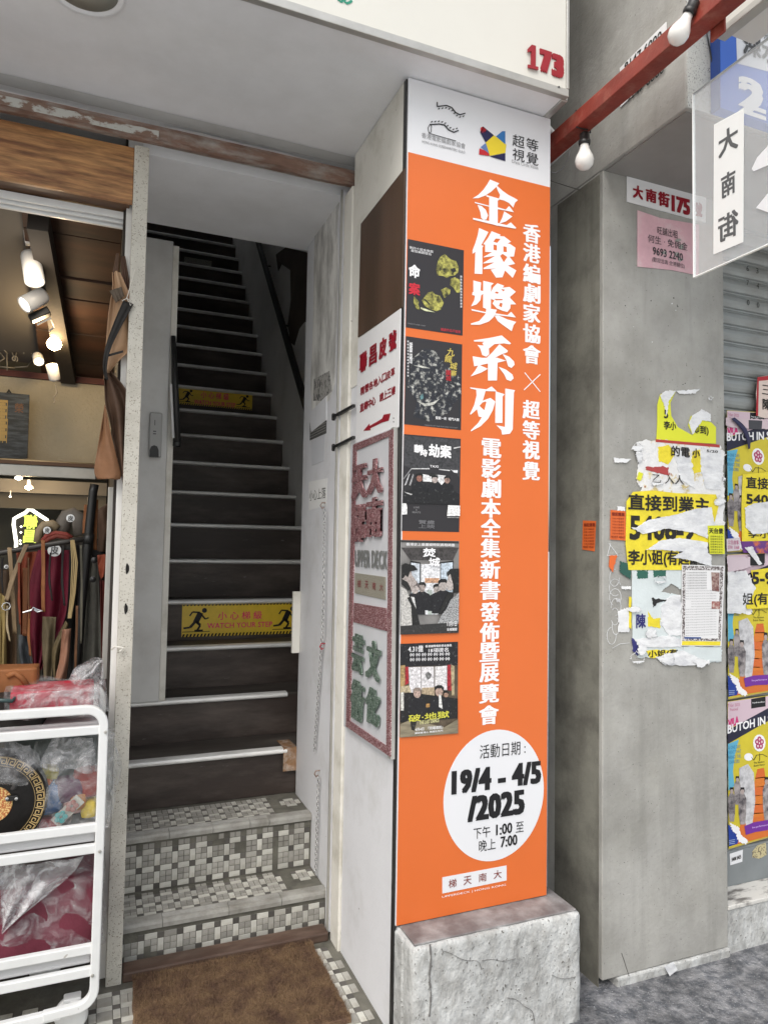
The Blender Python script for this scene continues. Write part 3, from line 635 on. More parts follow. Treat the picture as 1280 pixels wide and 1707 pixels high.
# logos on the white head
lg = YP(BY-.0003)
def stroke(pl, pts, wpx, m, parent, lift=.0012, name='logo_line'):
    mb = MB()
    for i in range(len(pts)-1):
        (x0, y0), (x1, y1) = pts[i], pts[i+1]; L = math.hypot(x1-x0, y1-y0) or 1; nx, ny = -(y1-y0)/L*wpx/2, (x1-x0)/L*wpx/2
        ex, ey = (x1-x0)/L*wpx*.3, (y1-y0)/L*wpx*.3
        mb.prism([loop(pl, [(x0+nx-ex, y0+ny-ey), (x1+nx+ex, y1+ny+ey), (x1-nx+ex, y1-ny+ey), (x0-nx-ex, y0-ny-ey)])], pl[2], .0003, lift+.00002*(i % 3))
    return obj(name, mb, m, parent)
q1 = bz([(490,495),(490,515),(535,510),(560,520),(580,545),(600,555),(625,548)], 560, 0, 2.909)
q2 = bz([(455,603),(500,600),(525,605),(545,628),(570,640),(592,632)], 560, 0, 2.909)
stroke(lg, q1, 1.8, BLK, ba); stroke(lg, q2, 1.8, BLK, ba)
stroke(lg, bz([(455,600),(445,620),(450,642),(460,640),(462,610),(455,600)], 560, 0, 2.909), 1, BLK, ba); stroke(lg, bz([(450,645),(520,665),(580,682)], 560, 0, 2.909), 1, BLK, ba)
for base, dy in ((q1[1:], 4), (q2, -4.5)):
    for i in range(9):
        x, y = pl_at(base, (i+.5)/9); stroke(lg, [(x-1, y+dy+.6), (x+1, y+dy-.6)], 1.6, BLK, ba, name='logo_dot')
text('香港電影編劇家協會', lg, 739.5, 234, 73, 9, GRY, ba, bold=-.003, skew=-.0)
text('HONG KONG SCREENWRITERS’ GUILD', lg, 739.5, 244.5, 72, 4.4, GRY, ba, bold=0)
S_ = lambda p: bz(p, 560, 0, 2.909)
YEL, RED, BLU, NAV, LBL = ink((.75, .58, .03)), ink((.5, .02, .03)), ink((.03, .16, .42)), ink((.015, .015, .07)), ink((.12, .2, .42))
for m, p in ((YEL, [(765,655),(825,700),(820,740),(745,755),(725,690)]), (NAV, [(712,612),(765,655),(725,690),(698,640)]), (RED, [(700,618),(712,612),(728,628),(722,648),(700,640)]),
             (BLU, [(805,635),(820,635),(820,700),(775,660)]), (LBL, [(725,692),(742,745),(700,712)]), (RED, [(695,718),(742,738),(742,755),(692,748)]), (NAV, [(745,757),(820,742),(820,780)])):
    shape('star_logo', lg, S_(p), m, ba, .0003, .001)
for s_, x, y in (('超', 864, 235), ('等', 887, 241), ('視', 864, 258), ('覺', 887, 264)): text(s_, lg, x, y, 20, 20, BLK, ba, bold=-.004)
text('Dress Circle Vision', lg, 875, 274, 44, 5.5, GRY, ba, bold=-.005, skew=0)
# white disc
c0, cl, ct = pp(BP_, 825, 1325), pp(BP_, 739, 1325), pp(BP_, 825, 1217)
rr = (c0.x-cl.x); rz = (ct.z-pp(BP_, 825, 1435).z)/2; cz = (ct.z+pp(BP_, 825, 1435).z)/2
dsc = [Vector((min(c0.x+rr*1.0*math.cos(t), 1.4268), BY, cz+rz*math.sin(t))) for t in [i*6.2832/72 for i in range(72)]]
obj('white_disc', MB().prism([dsc], Vector((0, -1, 0)), .0006, .0006), M_wh, ba)
DP = YP(BY-.0014)
text('活動日期 :', DP, 838, 1250, 76, 23, BLK, ba, bold=-.002)
text('19/4 - 4/5', DP, 829, 1296, 149, 39, BLK, ba, bold=.03, heavy=.006, sp=1.08)
text('/2025', DP, 827.5, 1343, 95, 42, BLK, ba, bold=.03, heavy=.010, sp=1.06)
text('下午', DP, 803, 1388, 28, 19, BLK, ba, bold=0); text('1:00', DP, 840, 1382, 27, 18, BLK, ba, bold=.01, heavy=.01); text('至', DP, 866, 1379, 13, 17, BLK, ba, bold=0)
text('晚上', DP, 812, 1409, 28, 19, BLK, ba, bold=0); text('7:00', DP, 848, 1402, 28, 18, BLK, ba, bold=.01, heavy=.01)
shape('white_label', BP_, [(737, 1463), (844, 1443), (844, 1468), (737, 1490)], M_wh, ba, .0004, .0008)
for ch, x, y in (('梯', 754, 1473), ('天', 779, 1468), ('南', 804, 1463), ('大', 829, 1458)): text(ch, YP(BY-.0012), x, y, 13, 14, ink((.22, .05, .04)), ba, bold=.005)
text('UPPERDECK | HONG KONG', DP, 791, 1486, 106, 4.2, WHI, ba, bold=.0, lift=-.0002)

# ---- film posters printed on the banner: plain stand-ins of the same size and colours
def poster(pts, basem, lab):
    p = shape('film_poster', BP_, pts, basem, ba, .0005, .0008); p['label'] = lab; return p
FPz = YP(BY-.0014)
_mp = {}
def mottle(c):
    if c not in _mp: _mp[c] = mat('photo_print', c, .4, var=.45, vscale=170, c2=tuple(v*(.75 if min(c) > .35 else .5) for v in c) if max(c) > .05 else tuple(v+.10 for v in c), c2amt=.36 if max(c) > .05 else .22, c2scale=95, c2sharp=.06)
    return _mp[c]
def fig(pl, ox, oy, s, items, parent, lift=.0004, nm='printed_shape'):
    for i, (m, p) in enumerate(items): shape(nm, pl, bz(p, ox, oy, s), mottle(m) if not isinstance(m, bpy.types.Material) else m, parent, .0002, lift+i*.00012)
def person(cx, cy, h, hair=(.01, .01, .01), skin=(.35, .22, .16), coat=(.012, .012, .015), w_=1.0):
    "bust figure in poster pixels: head top at cy, height h"
    a = h*.13*w_
    hd = [(cx+a*math.cos(t), cy+h*.17+a*1.3*math.sin(t)) for t in [i*.628 for i in range(10)]]
    hr_ = [(cx-a*1.1, cy+h*.16), (cx-a*1.1, cy+h*.03), (cx-a*.4, cy-h*.03), (cx+a*.6, cy-h*.03), (cx+a*1.15, cy+h*.05), (cx+a*1.05, cy+h*.16), (cx+a*.5, cy+h*.07), (cx-a*.6, cy+h*.08)]
    bd = [(cx-a*.5, cy+h*.3), (cx+a*.5, cy+h*.3), (cx+a*2.2, cy+h*.42), (cx+a*2.6, cy+h), (cx-a*2.6, cy+h), (cx-a*2.2, cy+h*.42)]
    return [(coat, bd), (skin, hd), (hair, hr_)]
M_p1 = mat('dark_poster_print', (.028, .026, .03), .35, spec=.5)
M_face = mat('yellow_lit_print', (.44, .42, .10), .4, c2=(.03, .028, .015), c2amt=.48, c2scale=48, c2sharp=.12, var=.5, vscale=130)
p1 = poster([(679.4, 398), (772.8, 417), (770.6, 559.3), (676, 545.4)], M_p1, 'black film poster with mottled yellow shapes, topmost on the banner')
Z1 = lambda P: P
fig(FPz, 665, 390, 10.04, [
 (M_face, [(690,380),(760,330),(860,420),(950,450),(1000,560),(985,640),(930,690),(850,700),(800,735),(740,700),(640,690),(620,600),(650,450)]),
 ((.02,.02,.02), [(860,590),(930,560),(960,620),(900,650)]),
 (M_face, [(860,750),(930,720),(1010,760),(1040,860),(1010,980),(960,980),(910,900),(850,850)]),
 (M_face, [(700,930),(790,890),(860,930),(850,1000),(760,1070),(730,1010)]),
 (M_face, [(380,1110),(480,980),(560,960),(600,1010),(680,1030),(745,1150),(700,1260),(620,1290),(520,1260),(430,1200)]),
 ((.03,.03,.02), [(430,1080),(520,1170),(500,1180),(410,1100)]),
 (M_face, [(250,1040),(330,1130),(320,1180),(350,1270),(290,1250),(240,1150)]),
 ((.6,.62,.4), [(360,1225),(480,1265),(600,1310),(440,1290),(360,1250)])], p1)
text('命', FPz, 690.5, 452, 19, 22, WHI, p1, bold=.03); text('案', FPz, 690.5, 481.5, 19, 20, ink((.55, .03, .05)), p1, bold=.03)
text('第四十屆金像獎\n最佳編劇提名', FPz, 702, 418, 40, 9, WHI, p1, bold=.0); text('•••••••••••', YP(BY-.0014), 768, 482, 3, 1.2, WHI, p1)
for i in range(11): text('影', FPz, 768.4, 461+i*5, 3, 3.6, WHI, p1)
text('編劇作品不設限', FPz, 751, 551, 33, 5, ink((.5, .05, .07)), p1); text('CREDITS AND CAST', FPz, 694, 541, 30, 2, GRY, p1)

M_crowd = mat('crowded_print', (.02, .022, .03), .4, c2=(.45, .45, .42), c2amt=.34, c2scale=75, c2sharp=.06, var=.5, vscale=60)
p2 = poster([(676, 560), (770, 574), (768, 717), (673.5, 707)], M_p1, 'black film poster with a speckled crowd and yellow brush title, second from the top')
fig(FPz, 665, 555, 10.04, [(M_crowd, [(230,420),(420,260),(620,300),(760,520),(1030,740),(1040,1050),(900,1200),(840,1330),(500,1480),(240,1400),(300,1150),(140,900)]),
  ((.55,.55,.5), [(240,540),(380,545),(520,590),(400,585)]), ((.5,.5,.46), [(310,1140),(430,1180),(560,1160),(680,1100),(580,1200),(430,1230)]), ((.12,.25,.27), [(350,1060),(400,1010),(410,1090),(360,1120)])], p2)
for ch, x, y, s_ in (('九', 751, 587, 13), ('龍', 747, 598, 12), ('城', 755.5, 610, 12), ('寨', 755.5, 622, 10)): text(ch, FPz, x, y, s_, s_, ink((.62, .5, .12)), p2, bold=.01, lift=.0016, slant=.15)
text('圍\n城', FPz, 747, 626, 9, 18, ink((.42, .03, .04)), p2, bold=.02, lift=.0018)
text('龍兄虎弟\n逐一現身', FPz, 684.5, 588, 5, 36, WHI, p2); text('聖誕一夜  城門大開', FPz, 745, 698, 39, 5, WHI, p2, lift=.0018)
for i in range(12): text('城', FPz, 679.8, 569+i*5.2, 2.6, 3.2, WHI, p2)
text('CREDITS OF THE FILM AND ITS CAST', FPz, 735, 711, 55, 2, GRY, p2)

p3 = poster([(673, 723.5), (767.6, 731.5), (765, 887), (669.5, 885)], M_p1, 'black film poster with a dark car seen from the front, third from the top')
fig(FPz, 665, 720, 10.04, [
 ((.05,.05,.055), [(75,560),(200,610),(510,615),(515,540),(660,545),(665,625),(880,640),(960,700),(1010,760),(1015,620),(1020,130),(80,60)]),
 ((.62,.62,.63), [(200,610),(510,605),(510,625),(200,622)]), ((.62,.62,.63), [(665,620),(850,635),(850,655),(665,635)]), ((.7,.7,.72), [(860,625),(900,640),(980,640),(975,690),(920,680)]),
 ((.30,.30,.31), [(200,612),(212,620),(80,790),(62,790)]), ((.5,.5,.52), [(165,700),(180,700),(120,880),(85,900)]), ((.35,.35,.36), [(230,700),(248,720),(190,900),(165,890)]),
 ((.75,.75,.76), [(385,705),(480,720),(540,745),(550,840),(480,830),(400,830)]), ((.75,.75,.76), [(635,715),(835,740),(770,820),(710,890),(650,830)]),
 ((.02,.02,.02), [(490,690),(560,690),(640,700),(640,740),(560,750),(500,740)])]
 + person(340, 700, 400, skin=(.28, .13, .10)) + person(595, 730, 380, skin=(.45, .38, .36)) + person(800, 745, 360, skin=(.30, .2, .17)) +
 [((.012,.012,.014), [(60,1000),(250,960),(520,1010),(900,970),(1010,1050),(1010,1200),(800,1210),(60,1190)]),
 ((.78,.78,.78), [(45,1195),(115,1195),(130,1250),(130,1380),(40,1385)]), ((.78,.78,.78), [(815,1225),(1015,1235),(1012,1408),(795,1408)]), ((.3,.3,.3), [(800,1425),(1000,1430),(1000,1442),(800,1440)]),
 ((.4,.4,.4), [(75,1000),(220,1040),(200,1060),(120,1030)]), ((.6,.6,.6), [(905,262),(1020,245),(1020,258),(905,285)])], p3)
text('臨時', FPz, 697.5, 748, 15, 14, WHI, p3, bold=.04, lift=.002); text('劫案', FPz, 733, 752, 38, 22, WHI, p3, bold=.03, lift=.002); text('時', FPz, 706, 755, 12, 12, WHI, p3, bold=.03, lift=.0022)
text('TAXI', FPz, 723, 777.5, 14, 4, WHI, p3, lift=.0022); text('LIVE\n5\nSEATS', FPz, 693.5, 850, 14, 11, GRY, p3, lift=.0022); text('賀歲\n上映', FPz, 710.5, 874, 27, 14, ink((.16, .16, .17)), p3, lift=.0022, bold=.03)

M_p4 = mat('grey_poster_print', (.20, .195, .19), .4, var=.3, vscale=14)
p4 = poster([(668, 900), (765, 902), (763, 1055), (666.5, 1058)], M_p4, 'black and white film poster with two rows of people facing each other')
coat = mat('tweed_print', (.45, .46, .47), .5, speck=(.1, .1, .1), spscale=380, spthr=.5)
fig(FPz, 660, 895, 10.04, [
 ((.03,.03,.03), [(80,55),(1050,75),(1050,110),(80,90)]), ((.06,.055,.055), [(85,180),(1050,180),(950,390),(240,390)]), ((.01,.01,.01), [(235,395),(410,430),(410,1000),(235,1000)]),
 ((.55,.6,.66), [(252,430),(395,450),(395,1000),(252,1000)]), ((.72,.73,.76), [(418,455),(735,455),(735,1300),(418,1300)]), ((.01,.01,.01), [(715,430),(960,395),(960,1000),(735,1000),(735,440)]), ((.5,.58,.66), [(750,445),(945,425),(945,1000),(750,1000)]),
 ((.55,.32,.2), [(480,690),(720,690),(720,770),(480,770)]), ((.4,.45,.42), [(520,880),(600,890),(600,1300),(530,1300)])]
 + person(430, 770, 460, skin=(.35, .3, .28)) + person(680, 800, 440, skin=(.4, .36, .34)) + person(310, 780, 520, hair=(.12, .1, .1), skin=(.45, .4, .38)) + person(780, 720, 560, skin=(.42, .38, .36)) + [
 ((.50,.49,.47), [(75,830),(160,880),(240,1050),(262,1480),(75,1490)]), ((.015,.015,.015), [(180,1020),(250,990),(330,1200),(400,1490),(265,1490),(245,1150)]), ((.6,.6,.6), [(240,1000),(300,1010),(330,1200),(270,1080)]),
 ((.40,.35,.33), [(120,560),(250,560),(260,640),(350,760),(320,800),(260,880),(180,850),(90,720)]), ((.012,.012,.012), [(90,470),(150,440),(300,480),(355,550),(230,580),(190,680),(150,640),(110,700),(88,690)]), ((.015,.015,.015), [(90,700),(190,760),(240,860),(200,900),(85,790)]),
 (coat, [(1045,930),(900,1060),(850,1180),(740,1330),(690,1450),(1040,1450)]), ((.45,.41,.39), [(860,600),(960,640),(960,870),(900,900),(845,880),(850,830),(828,790),(860,700)]),
 ((.012,.012,.012), [(840,600),(900,535),(1048,530),(1045,930),(950,940),(945,800),(900,620),(850,665)]), ((.015,.015,.015), [(870,920),(960,930),(870,1060),(760,1290),(690,1300),(800,1050)]),
 ((.03,.03,.03), [(70,1490),(830,1440),(1040,1460),(1038,1605),(68,1635)])], p4)
text('香港史上最嚴峻時刻真相揭露', FPz, 717, 908, 81, 5, WHI, p4, lift=.0045, bold=.01); text('焚', FPz, 714.5, 921, 21, 15, WHI, p4, bold=.03, lift=.0045); text('城', FPz, 723, 937, 19, 15, WHI, p4, bold=.03, lift=.0045)
text('11月1日', FPz, 752, 1040, 16, 8, WHI, p4, lift=.0045, bold=.01); text('全城關燈', FPz, 752, 1049, 17, 5, WHI, p4, lift=.0045)

M_p5 = mat('warm_poster_print', (.10, .075, .05), .4, var=.5, vscale=30)
p5 = poster([(667, 1073.5), (763, 1070), (762.6, 1222), (665.5, 1229)], M_p5, 'colourful film poster with a funeral hall and yellow title, lowest on the banner')
fl5 = mat('blurred_floor_print', (.22, .19, .13), .4, var=.5, vscale=70, stretch=(.15, 1, 1))
fig(FPz, 660, 1065, 10.04, [
 ((.012,.012,.015), [(70,85),(1035,50),(1035,440),(70,470)]), ((.40,.27,.12), [(75,450),(150,440),(150,900),(70,900)]), ((.35,.02,.03), [(150,470),(205,465),(215,740),(150,780)]), ((.34,.02,.03), [(855,440),(915,430),(930,870),(855,860)]), ((.4,.33,.2), [(915,430),(975,460),(975,950),(930,950)]),
 ((.68,.66,.68), [(205,475),(415,470),(420,870),(230,930)]), ((.68,.66,.68), [(425,470),(630,465),(635,860),(425,860)]), ((.68,.66,.67), [(650,465),(850,450),(850,860),(650,860)]), ((.2,.2,.2), [(480,590),(530,550),(590,590),(580,650),(530,690),(500,640)]),
 ((.45,.38,.25), [(75,800),(220,780),(250,900),(75,900)]), ((.42,.33,.22), [(430,820),(640,810),(640,960),(430,960)]), ((.012,.012,.012), [(60,930),(250,900),(1030,1000),(1030,1330),(60,1400)]), ((.6,.6,.55), [(75,900),(125,890),(125,1200),(75,1200)]), ((.45,.25,.08), [(500,1090),(640,1070),(650,1130),(500,1150)])]
 + person(350, 830, 480, hair=(.25, .2, .17), skin=(.45, .33, .28)) + person(715, 790, 520, skin=(.42, .3, .25)) + person(830, 880, 300) + [
 ((.7,.7,.68), [(710,930),(745,940),(770,1170),(710,1140)]), (fl5, [(60,1430),(240,1350),(800,1480),(1030,1340),(1030,1580),(55,1650)]), ((.02,.018,.015), [(230,1380),(340,1380),(300,1540),(250,1520)])], p5)
text('4.31億', FPz, 692, 1081.5, 25, 11, WHI, p5, lift=.004); text('香港國際電影節金像獎', FPz, 730, 1076.5, 44, 4, WHI, p5, lift=.004); text('18項提名', FPz, 730, 1083.5, 33, 7, WHI, p5, lift=.004, bold=.01)
for i in range(7):
    for j in range(2):
        text('( )', FPz, 686+i*9.8, 1091.5+j*8-i*.25, 7.2, 6, WHI, p5, lift=.004); text('獎', FPz, 686+i*9.8, 1091.5+j*8-i*.25, 3.4, 3.4, WHI, p5, lift=.004)
text('破·地獄', FPz, 714, 1194, 68, 12, ink((.62, .6, .08)), p5, lift=.004, bold=.02, skew=.03); text('THE LAST DANCE', FPz, 714.5, 1202.5, 33, 6.5, ink((.6, .58, .3)), p5, lift=.004, bold=.02, skew=.04)
text('4月4日  「同場道別」', FPz, 714, 1214, 46, 5.5, WHI, p5, lift=.004); text('開啟香港心 跨越生死門', FPz, 714, 1220, 46, 3.2, WHI, p5, lift=.004)

# ================================================================== SIGNS ON THE PILLAR SIDE
SP = XP(.8715)
M_enam = mat('white_enamel', (.76, .76, .77), .3, coat=.2, var=.02)
M_dred = mat('raised_crimson_paint', (.27, .006, .018), .35)
s1 = shape('shop_sign', SP, [(598, 565), (669, 514), (665, 712), (594, 740)], M_enam, None, .003); s1.name = 'shop_sign'
tag(s1, 'white leather shop sign in crimson characters with a left pointing arrow', 'sign')
S2 = XP(.8684)
def row(chars, pts, w_, h_, m, parent, pl, bold=.012, heavy=.02, th=0, slant=0, lift=.001):
    for i, ch in enumerate(chars):
        if ch == ' ': continue
        x, y = pl_at(pts, i/(len(chars)-1))
        o = text(ch, pl, x, y, w_, h_, m, parent, bold=bold, heavy=heavy, slant=slant, lift=lift)
        if th: md = o.modifiers.new('solid', 'SOLIDIFY'); md.thickness = th; md.offset = 1
row('聯昌皮號', [(606, 603), (655, 568)], 12.5, 32, M_dred, s1, S2, th=.0015, bold=.016, heavy=.035)
row('精營各地入口皮革', [(604.5, 651), (655, 620)], 7, 14, M_dred, s1, S2, bold=.02)
row('直銷中心 請上三樓', [(603.5, 679), (656, 651)], 6.6, 14, M_dred, s1, S2, bold=.02)
shape('arrow', S2, [(606, 718), (616, 706), (616, 710), (637, 698), (640, 691), (651, 689), (648, 701), (637, 704), (617, 714), (618, 717)], M_dred, s1, .001)
for x, y in ((656, 697), (656, 703)): shape('scratch', S2, [(x-1, y-1.4), (x+1, y-1), (x+1, y+1.2), (x-1, y+1)], GRY, s1, .0002)
def glitter(name, base, c2, c3):
    m, t, b = newmat(name); L = t.links; N = t.nodes
    tc = N.new('ShaderNodeTexCoord'); v = N.new('ShaderNodeTexVoronoi'); v.inputs['Scale'].default_value = 420; L.new(tc.outputs['Object'], v.inputs['Vector'])
    r = N.new('ShaderNodeValToRGB'); r.color_ramp.interpolation = 'CONSTANT'; e = r.color_ramp.elements
    sp = N.new('ShaderNodeSeparateColor'); L.new(v.outputs['Color'], sp.inputs[0]); L.new(sp.outputs[0], r.inputs[0])
    e[0].position = 0; e[0].color = (*base, 1); e[1].position = .45; e[1].color = (*c2, 1); x = e.new(.82); x.color = (*c3, 1)
    L.new(r.outputs[0], b.inputs['Base Color']); b.inputs['Roughness'].default_value = .35; b.inputs['Metallic'].default_value = .55
    bn = N.new('ShaderNodeBump'); bn.inputs['Strength'].default_value = .8; bn.inputs['Distance'].default_value = .002; L.new(sp.outputs[1], bn.inputs['Height']); L.new(bn.outputs[0], b.inputs['Normal'])
    return m
M_gl = glitter('red_glitter', (.24, .075, .09), (.40, .20, .21), (.78, .60, .60))
M_glg = glitter('green_silver_glitter', (.08, .14, .10), (.20, .27, .22), (.45, .52, .47))
M_silver = mat('brushed_silver_sheet', (.66, .67, .70), .4, .25, var=.06, vscale=5, stretch=(1, 1, .1))
gs = thing('stair_shop_sign', 'tall grey sign edged in red glitter with large glitter characters', 'sign', at(618, 980, 0, .86))
G0 = XP(.8715)
o_ = loop(G0, [(590, 741), (657, 715), (652, 1262), (578, 1211)])
obj('panel', MB().prism([o_], Vector((-1, 0, 0)), .012), M_silver, gs)
G1 = XP(.8590)
obj('glitter_border', MB().prism([loop(G1, [(590, 741), (657, 715), (652, 1262), (578, 1211)]), loop(G1, [(595, 751), (650, 727), (645.5, 1244), (584.5, 1202)])], Vector((-1, 0, 0)), .004), M_gl, gs)
obj('steel_edge', MB().prism([loop(XP(.8712), [(658, 714), (663, 712), (658, 1266), (653, 1263)])], Vector((-1, 0, 0)), .014), M_alum, gs)
GT = XP(.8585)
for ch, x, y, w_, h_ in (('大', 628, 794, 25, 58), ('天', 602, 803, 25, 56), ('南', 627, 862, 26, 66), ('梯', 601, 872, 24, 62)):
    o = text(ch, GT, x, y, w_, h_, M_gl, gs, bold=.02, heavy=.06, name='glitter_character', lift=.004); md = o.modifiers.new('s', 'SOLIDIFY'); md.thickness = .006; md.offset = 1
text('UPPER DECK', GT, 618, 932, 54, 30, mat('steel_letters', (.42, .43, .42), .35, .7), gs, bold=.025, name='steel_letters', lift=.003)
shape('plaque', GT, [(592, 955), (643, 962), (643, 1000), (592, 989)], mat('brushed_brass_plaque', (.40, .38, .32), .45, .4, speck=(.3, .28, .22), spscale=300, spthr=.5), gs, .002)
row('梯天南大', [(599, 973), (636, 979)], 6, 13, ink((.22, .06, .06)), gs, XP(.8562), bold=.01, heavy=0)
shape('glitter_bar', GT, [(591, 1005), (645, 1014), (645, 1052), (590, 1037)], M_gl, gs, .003)
for ch, x, y, w_, h_ in (('文', 625, 1101, 24, 66), ('芸', 599, 1090, 20, 66), ('化', 624, 1178, 24, 62), ('術', 598, 1168, 22, 68)):
    o = text(ch, GT, x, y, w_, h_, M_glg, gs, bold=.02, heavy=.05, name='green_character', lift=.004, slant=.1); md = o.modifiers.new('s', 'SOLIDIFY'); md.thickness = .004; md.offset = 1
# ---- stair warnings and label
YW = mat('yellow_warning_vinyl', (.78, .54, .04), .35, var=.08, vscale=20)
PINK = ink((.85, .05, .16))
def warning(k, x0, y0, x1, y1, lab, dirt=False):
    # left and right edge pixels at their riser; the sheet hangs on the riser face
    yv = NY[k]+.011; pl = YP(yv)
    a, b = pp(pl, x0, y0), pp(pl, x1, y1); z1, z0 = a.z, b.z; W, Hh = b.x-a.x, z1-z0
    t = thing('warning_strip', lab, 'warning sign', (a.x, yv, z0))
    obj('sheet', MB().box(a.x, b.x, yv-.0012, yv-.0002, z0, z1), YW, t)
    q = YP(yv-.0014)
    mb = MB(); n_ = 34
    for i in range(n_):
        for zz in (0, 1):
            x = W*(i+.15)/n_; h = Hh*.085
            p = [Vector((a.x+x, yv-.0014, z0+zz*(Hh-h))), Vector((a.x+x+W/n_*.5, yv-.0014, z0+zz*(Hh-h))), Vector((a.x+x+W/n_*.8, yv-.0014, z0+zz*(Hh-h)+h)), Vector((a.x+x+W/n_*.3, yv-.0014, z0+zz*(Hh-h)+h))]
            mb.prism([p], Vector((0, -1, 0)), .0002)
    obj('stripes', mb, BLK, t)
    def walker(u0):
        P_ = lambda u, v: Vector((a.x+W*(u0)+Hh*u, yv-.0014, z0+Hh*v))
        c = P_(.33, .78); mb = MB().prism([[c+Vector((.0075*math.cos(t_), 0, .0075*math.sin(t_)))*Hh/.1 for t_ in [i*.524 for i in range(12)]]], Vector((0, -1, 0)), .0002)
        for (p, r_, wd) in (((.22, .72), (.08, .42), .17), ((.20, .72), (-.02, .74), .05), ((-.02, .74), (-.1, .62), .045), ((.24, .66), (.36, .52), .05), ((.36, .52), (.46, .56), .04), ((.08, .46), (.22, .34), .08), ((.22, .34), (.12, .17), .06), ((.06, .44), (-.08, .28), .08), ((-.08, .28), (-.27, .26), .055), ((-.3, .15), (.5, .15), .02), ((.05, .18), (.3, .18), .06)):
            A, B = P_(*p), P_(*r_); d_ = (B-A).normalized(); n__ = Vector((-d_.z, 0, d_.x))*wd*Hh/2
            mb.prism([[A+n__, B+n__, B-n__, A-n__]], Vector((0, -1, 0)), .0002, .0001)
        obj('falling_figure', mb, BLK, t)
    walker(.09); walker(.85)
    cx_, cy_ = (x0+x1)/2, (y0+y1)/2; dx = (x1-x0); dy = (y1-y0)
    o1 = text('小 心 梯 級', q, cx_, cy_-dy*.10, dx*.38, dy*.27, PINK, t, bold=.012); o2 = text('WATCH YOUR STEP', q, cx_, cy_+dy*.22, dx*.56, dy*.18, PINK, t, bold=.012)
    return t
warning(6, 304, 1006, 497, 1056, 'bright yellow WATCH YOUR STEP strip on the lower riser')
warning(13, 297, 643, 420, 684, 'dim yellow warning strip on the upper riser by the short handrail')
yv = NY[20]+.011
tag(obj('riser_label', MB().box(at(307, 432, 1, yv).x, at(353, 432, 1, yv).x, yv-.001, yv, at(330, 444, 1, yv).z, at(330, 431, 1, yv).z), mat('faded_label', (.3, .29, .25), .7, speck=(.1, .1, .1), spscale=150, spthr=.55)), 'small faded label on a high riser of the dark stairs', 'label')

# ================================================================== DOORMAT
M_coir = mat('coir_fibre', (.18, .112, .06), .9, var=.55, vscale=330, c2=(.085, .045, .03), c2amt=.40, c2scale=15, c2sharp=.13)
dm = thing('doormat', 'brown coir doormat in front of the tiled steps', 'doormat', (.46, 2.3, .005))
MX0, MX1, MY0, MY1 = .16, .785, 2.13, 2.578
mb = MB(); grid(mb, lambda a, b: Vector((MX0+(MX1-MX0)*a+.006*noise.noise(Vector((b*8, 2, 0)))*(1 if a in (0, 1) else 0)-.02*(1-b)*(a < .01), MY0+(MY1-MY0)*b+.006*math.sin(a*5), .022+.003*noise.noise(Vector((a*9, b*9, 0))))), 40, 30)
obj('mat_body', mb, M_coir, dm).modifiers.new('s', 'SOLIDIFY').thickness = .016
mb = MB(); vs = []; fs = []
for i in range(52000):
    x = random.uniform(MX0-.002, MX1+.002); y = random.uniform(MY0, MY1+.002); a = random.uniform(0, 6.283); h = random.uniform(.006, .015); l = Vector((math.cos(a), math.sin(a), 0))
    wv = Vector((-l.y, l.x, 0))*.0007; p = Vector((x, y, .021)); n_ = len(vs)
    vs += [p-wv, p+wv, p+l*h*.7+Vector((0, 0, h))]; fs.append((n_, n_+1, n_+2))
me = bpy.data.meshes.new('fibres'); me.from_pydata(vs, [], fs); me.materials.append(M_coir); o = bpy.data.objects.new('coir_pile', me); COL.objects.link(o); o.parent = dm; o.matrix_parent_inverse = WM(dm).inverted(); o['kind'] = 'stuff'
# ================================================================== LEATHER SHOP (left)
M_wood = mat('oak_laminate', (.40, .205, .08), .45, var=.45, vscale=5, stretch=(1.6, 1, 15), c2=(.17, .07, .028), c2amt=.44, c2scale=2.6, c2sharp=.12, coat=.1)
M_woodu = mat('oak_laminate_edge', (.12, .06, .03), .5, var=.2, vscale=6, stretch=(.5, 1, 6))
M_stucco = mat('beige_stucco', (.46, .41, .31), .85, var=.05, bump=1.8, bscale=55)
M_brownc = mat('dark_brown_boards', (.055, .022, .011), .6, var=.35, vscale=4, stretch=(.3, 1.5, 1), c2=(.02, .01, .006), c2amt=.5, c2scale=5)
M_shopg = mat('olive_grey_wall', (.17, .165, .14), .8, var=.15, vscale=2)
M_shopd = mat('shop_dark', (.03, .024, .02), .8)
M_white = mat('white_powder_coat', (.70, .71, .71), .4, coat=.1, var=.05, vscale=12, speck=(.45, .43, .40), spscale=60, spthr=.74)
fa = thing('shop_fascia', 'wood grain fascia board over the leather shop opening', 'board', (-.3, 2.6, 2.7))
zf = lambda x, y: at(x, y, 1, 2.6).z
obj('board', MB().box(-1.6, .0735, 2.590, 2.606, zf(120, 322), 2.905), M_wood, fa, .002)
obj('underside', MB().box(-1.6, .064, 2.607, 2.76, zf(120, 322)+.002, zf(120, 322)+.03), M_woodu, fa)
tr = thing('curtain_track', 'white aluminium double track under the wood grain fascia', 'track', (-.2, 2.66, 2.62))
z0 = at(208, 366, 1, 2.68).z
for i, (dy, dz) in enumerate(((0, .012), (.018, .002), (.036, -.008))): obj('rail', MB().box(-1.6, at(207, 370, 1, 2.68).x, 2.665+dy, 2.679+dy, z0-.016+dz, z0+.010+dz), M_white, tr, .002)
obj('end_cap', MB().box(at(207, 370, 1, 2.68).x+.0005, at(210, 370, 1, 2.68).x+.001, 2.663, 2.72, z0-.03, z0+.024), M_cream, tr)
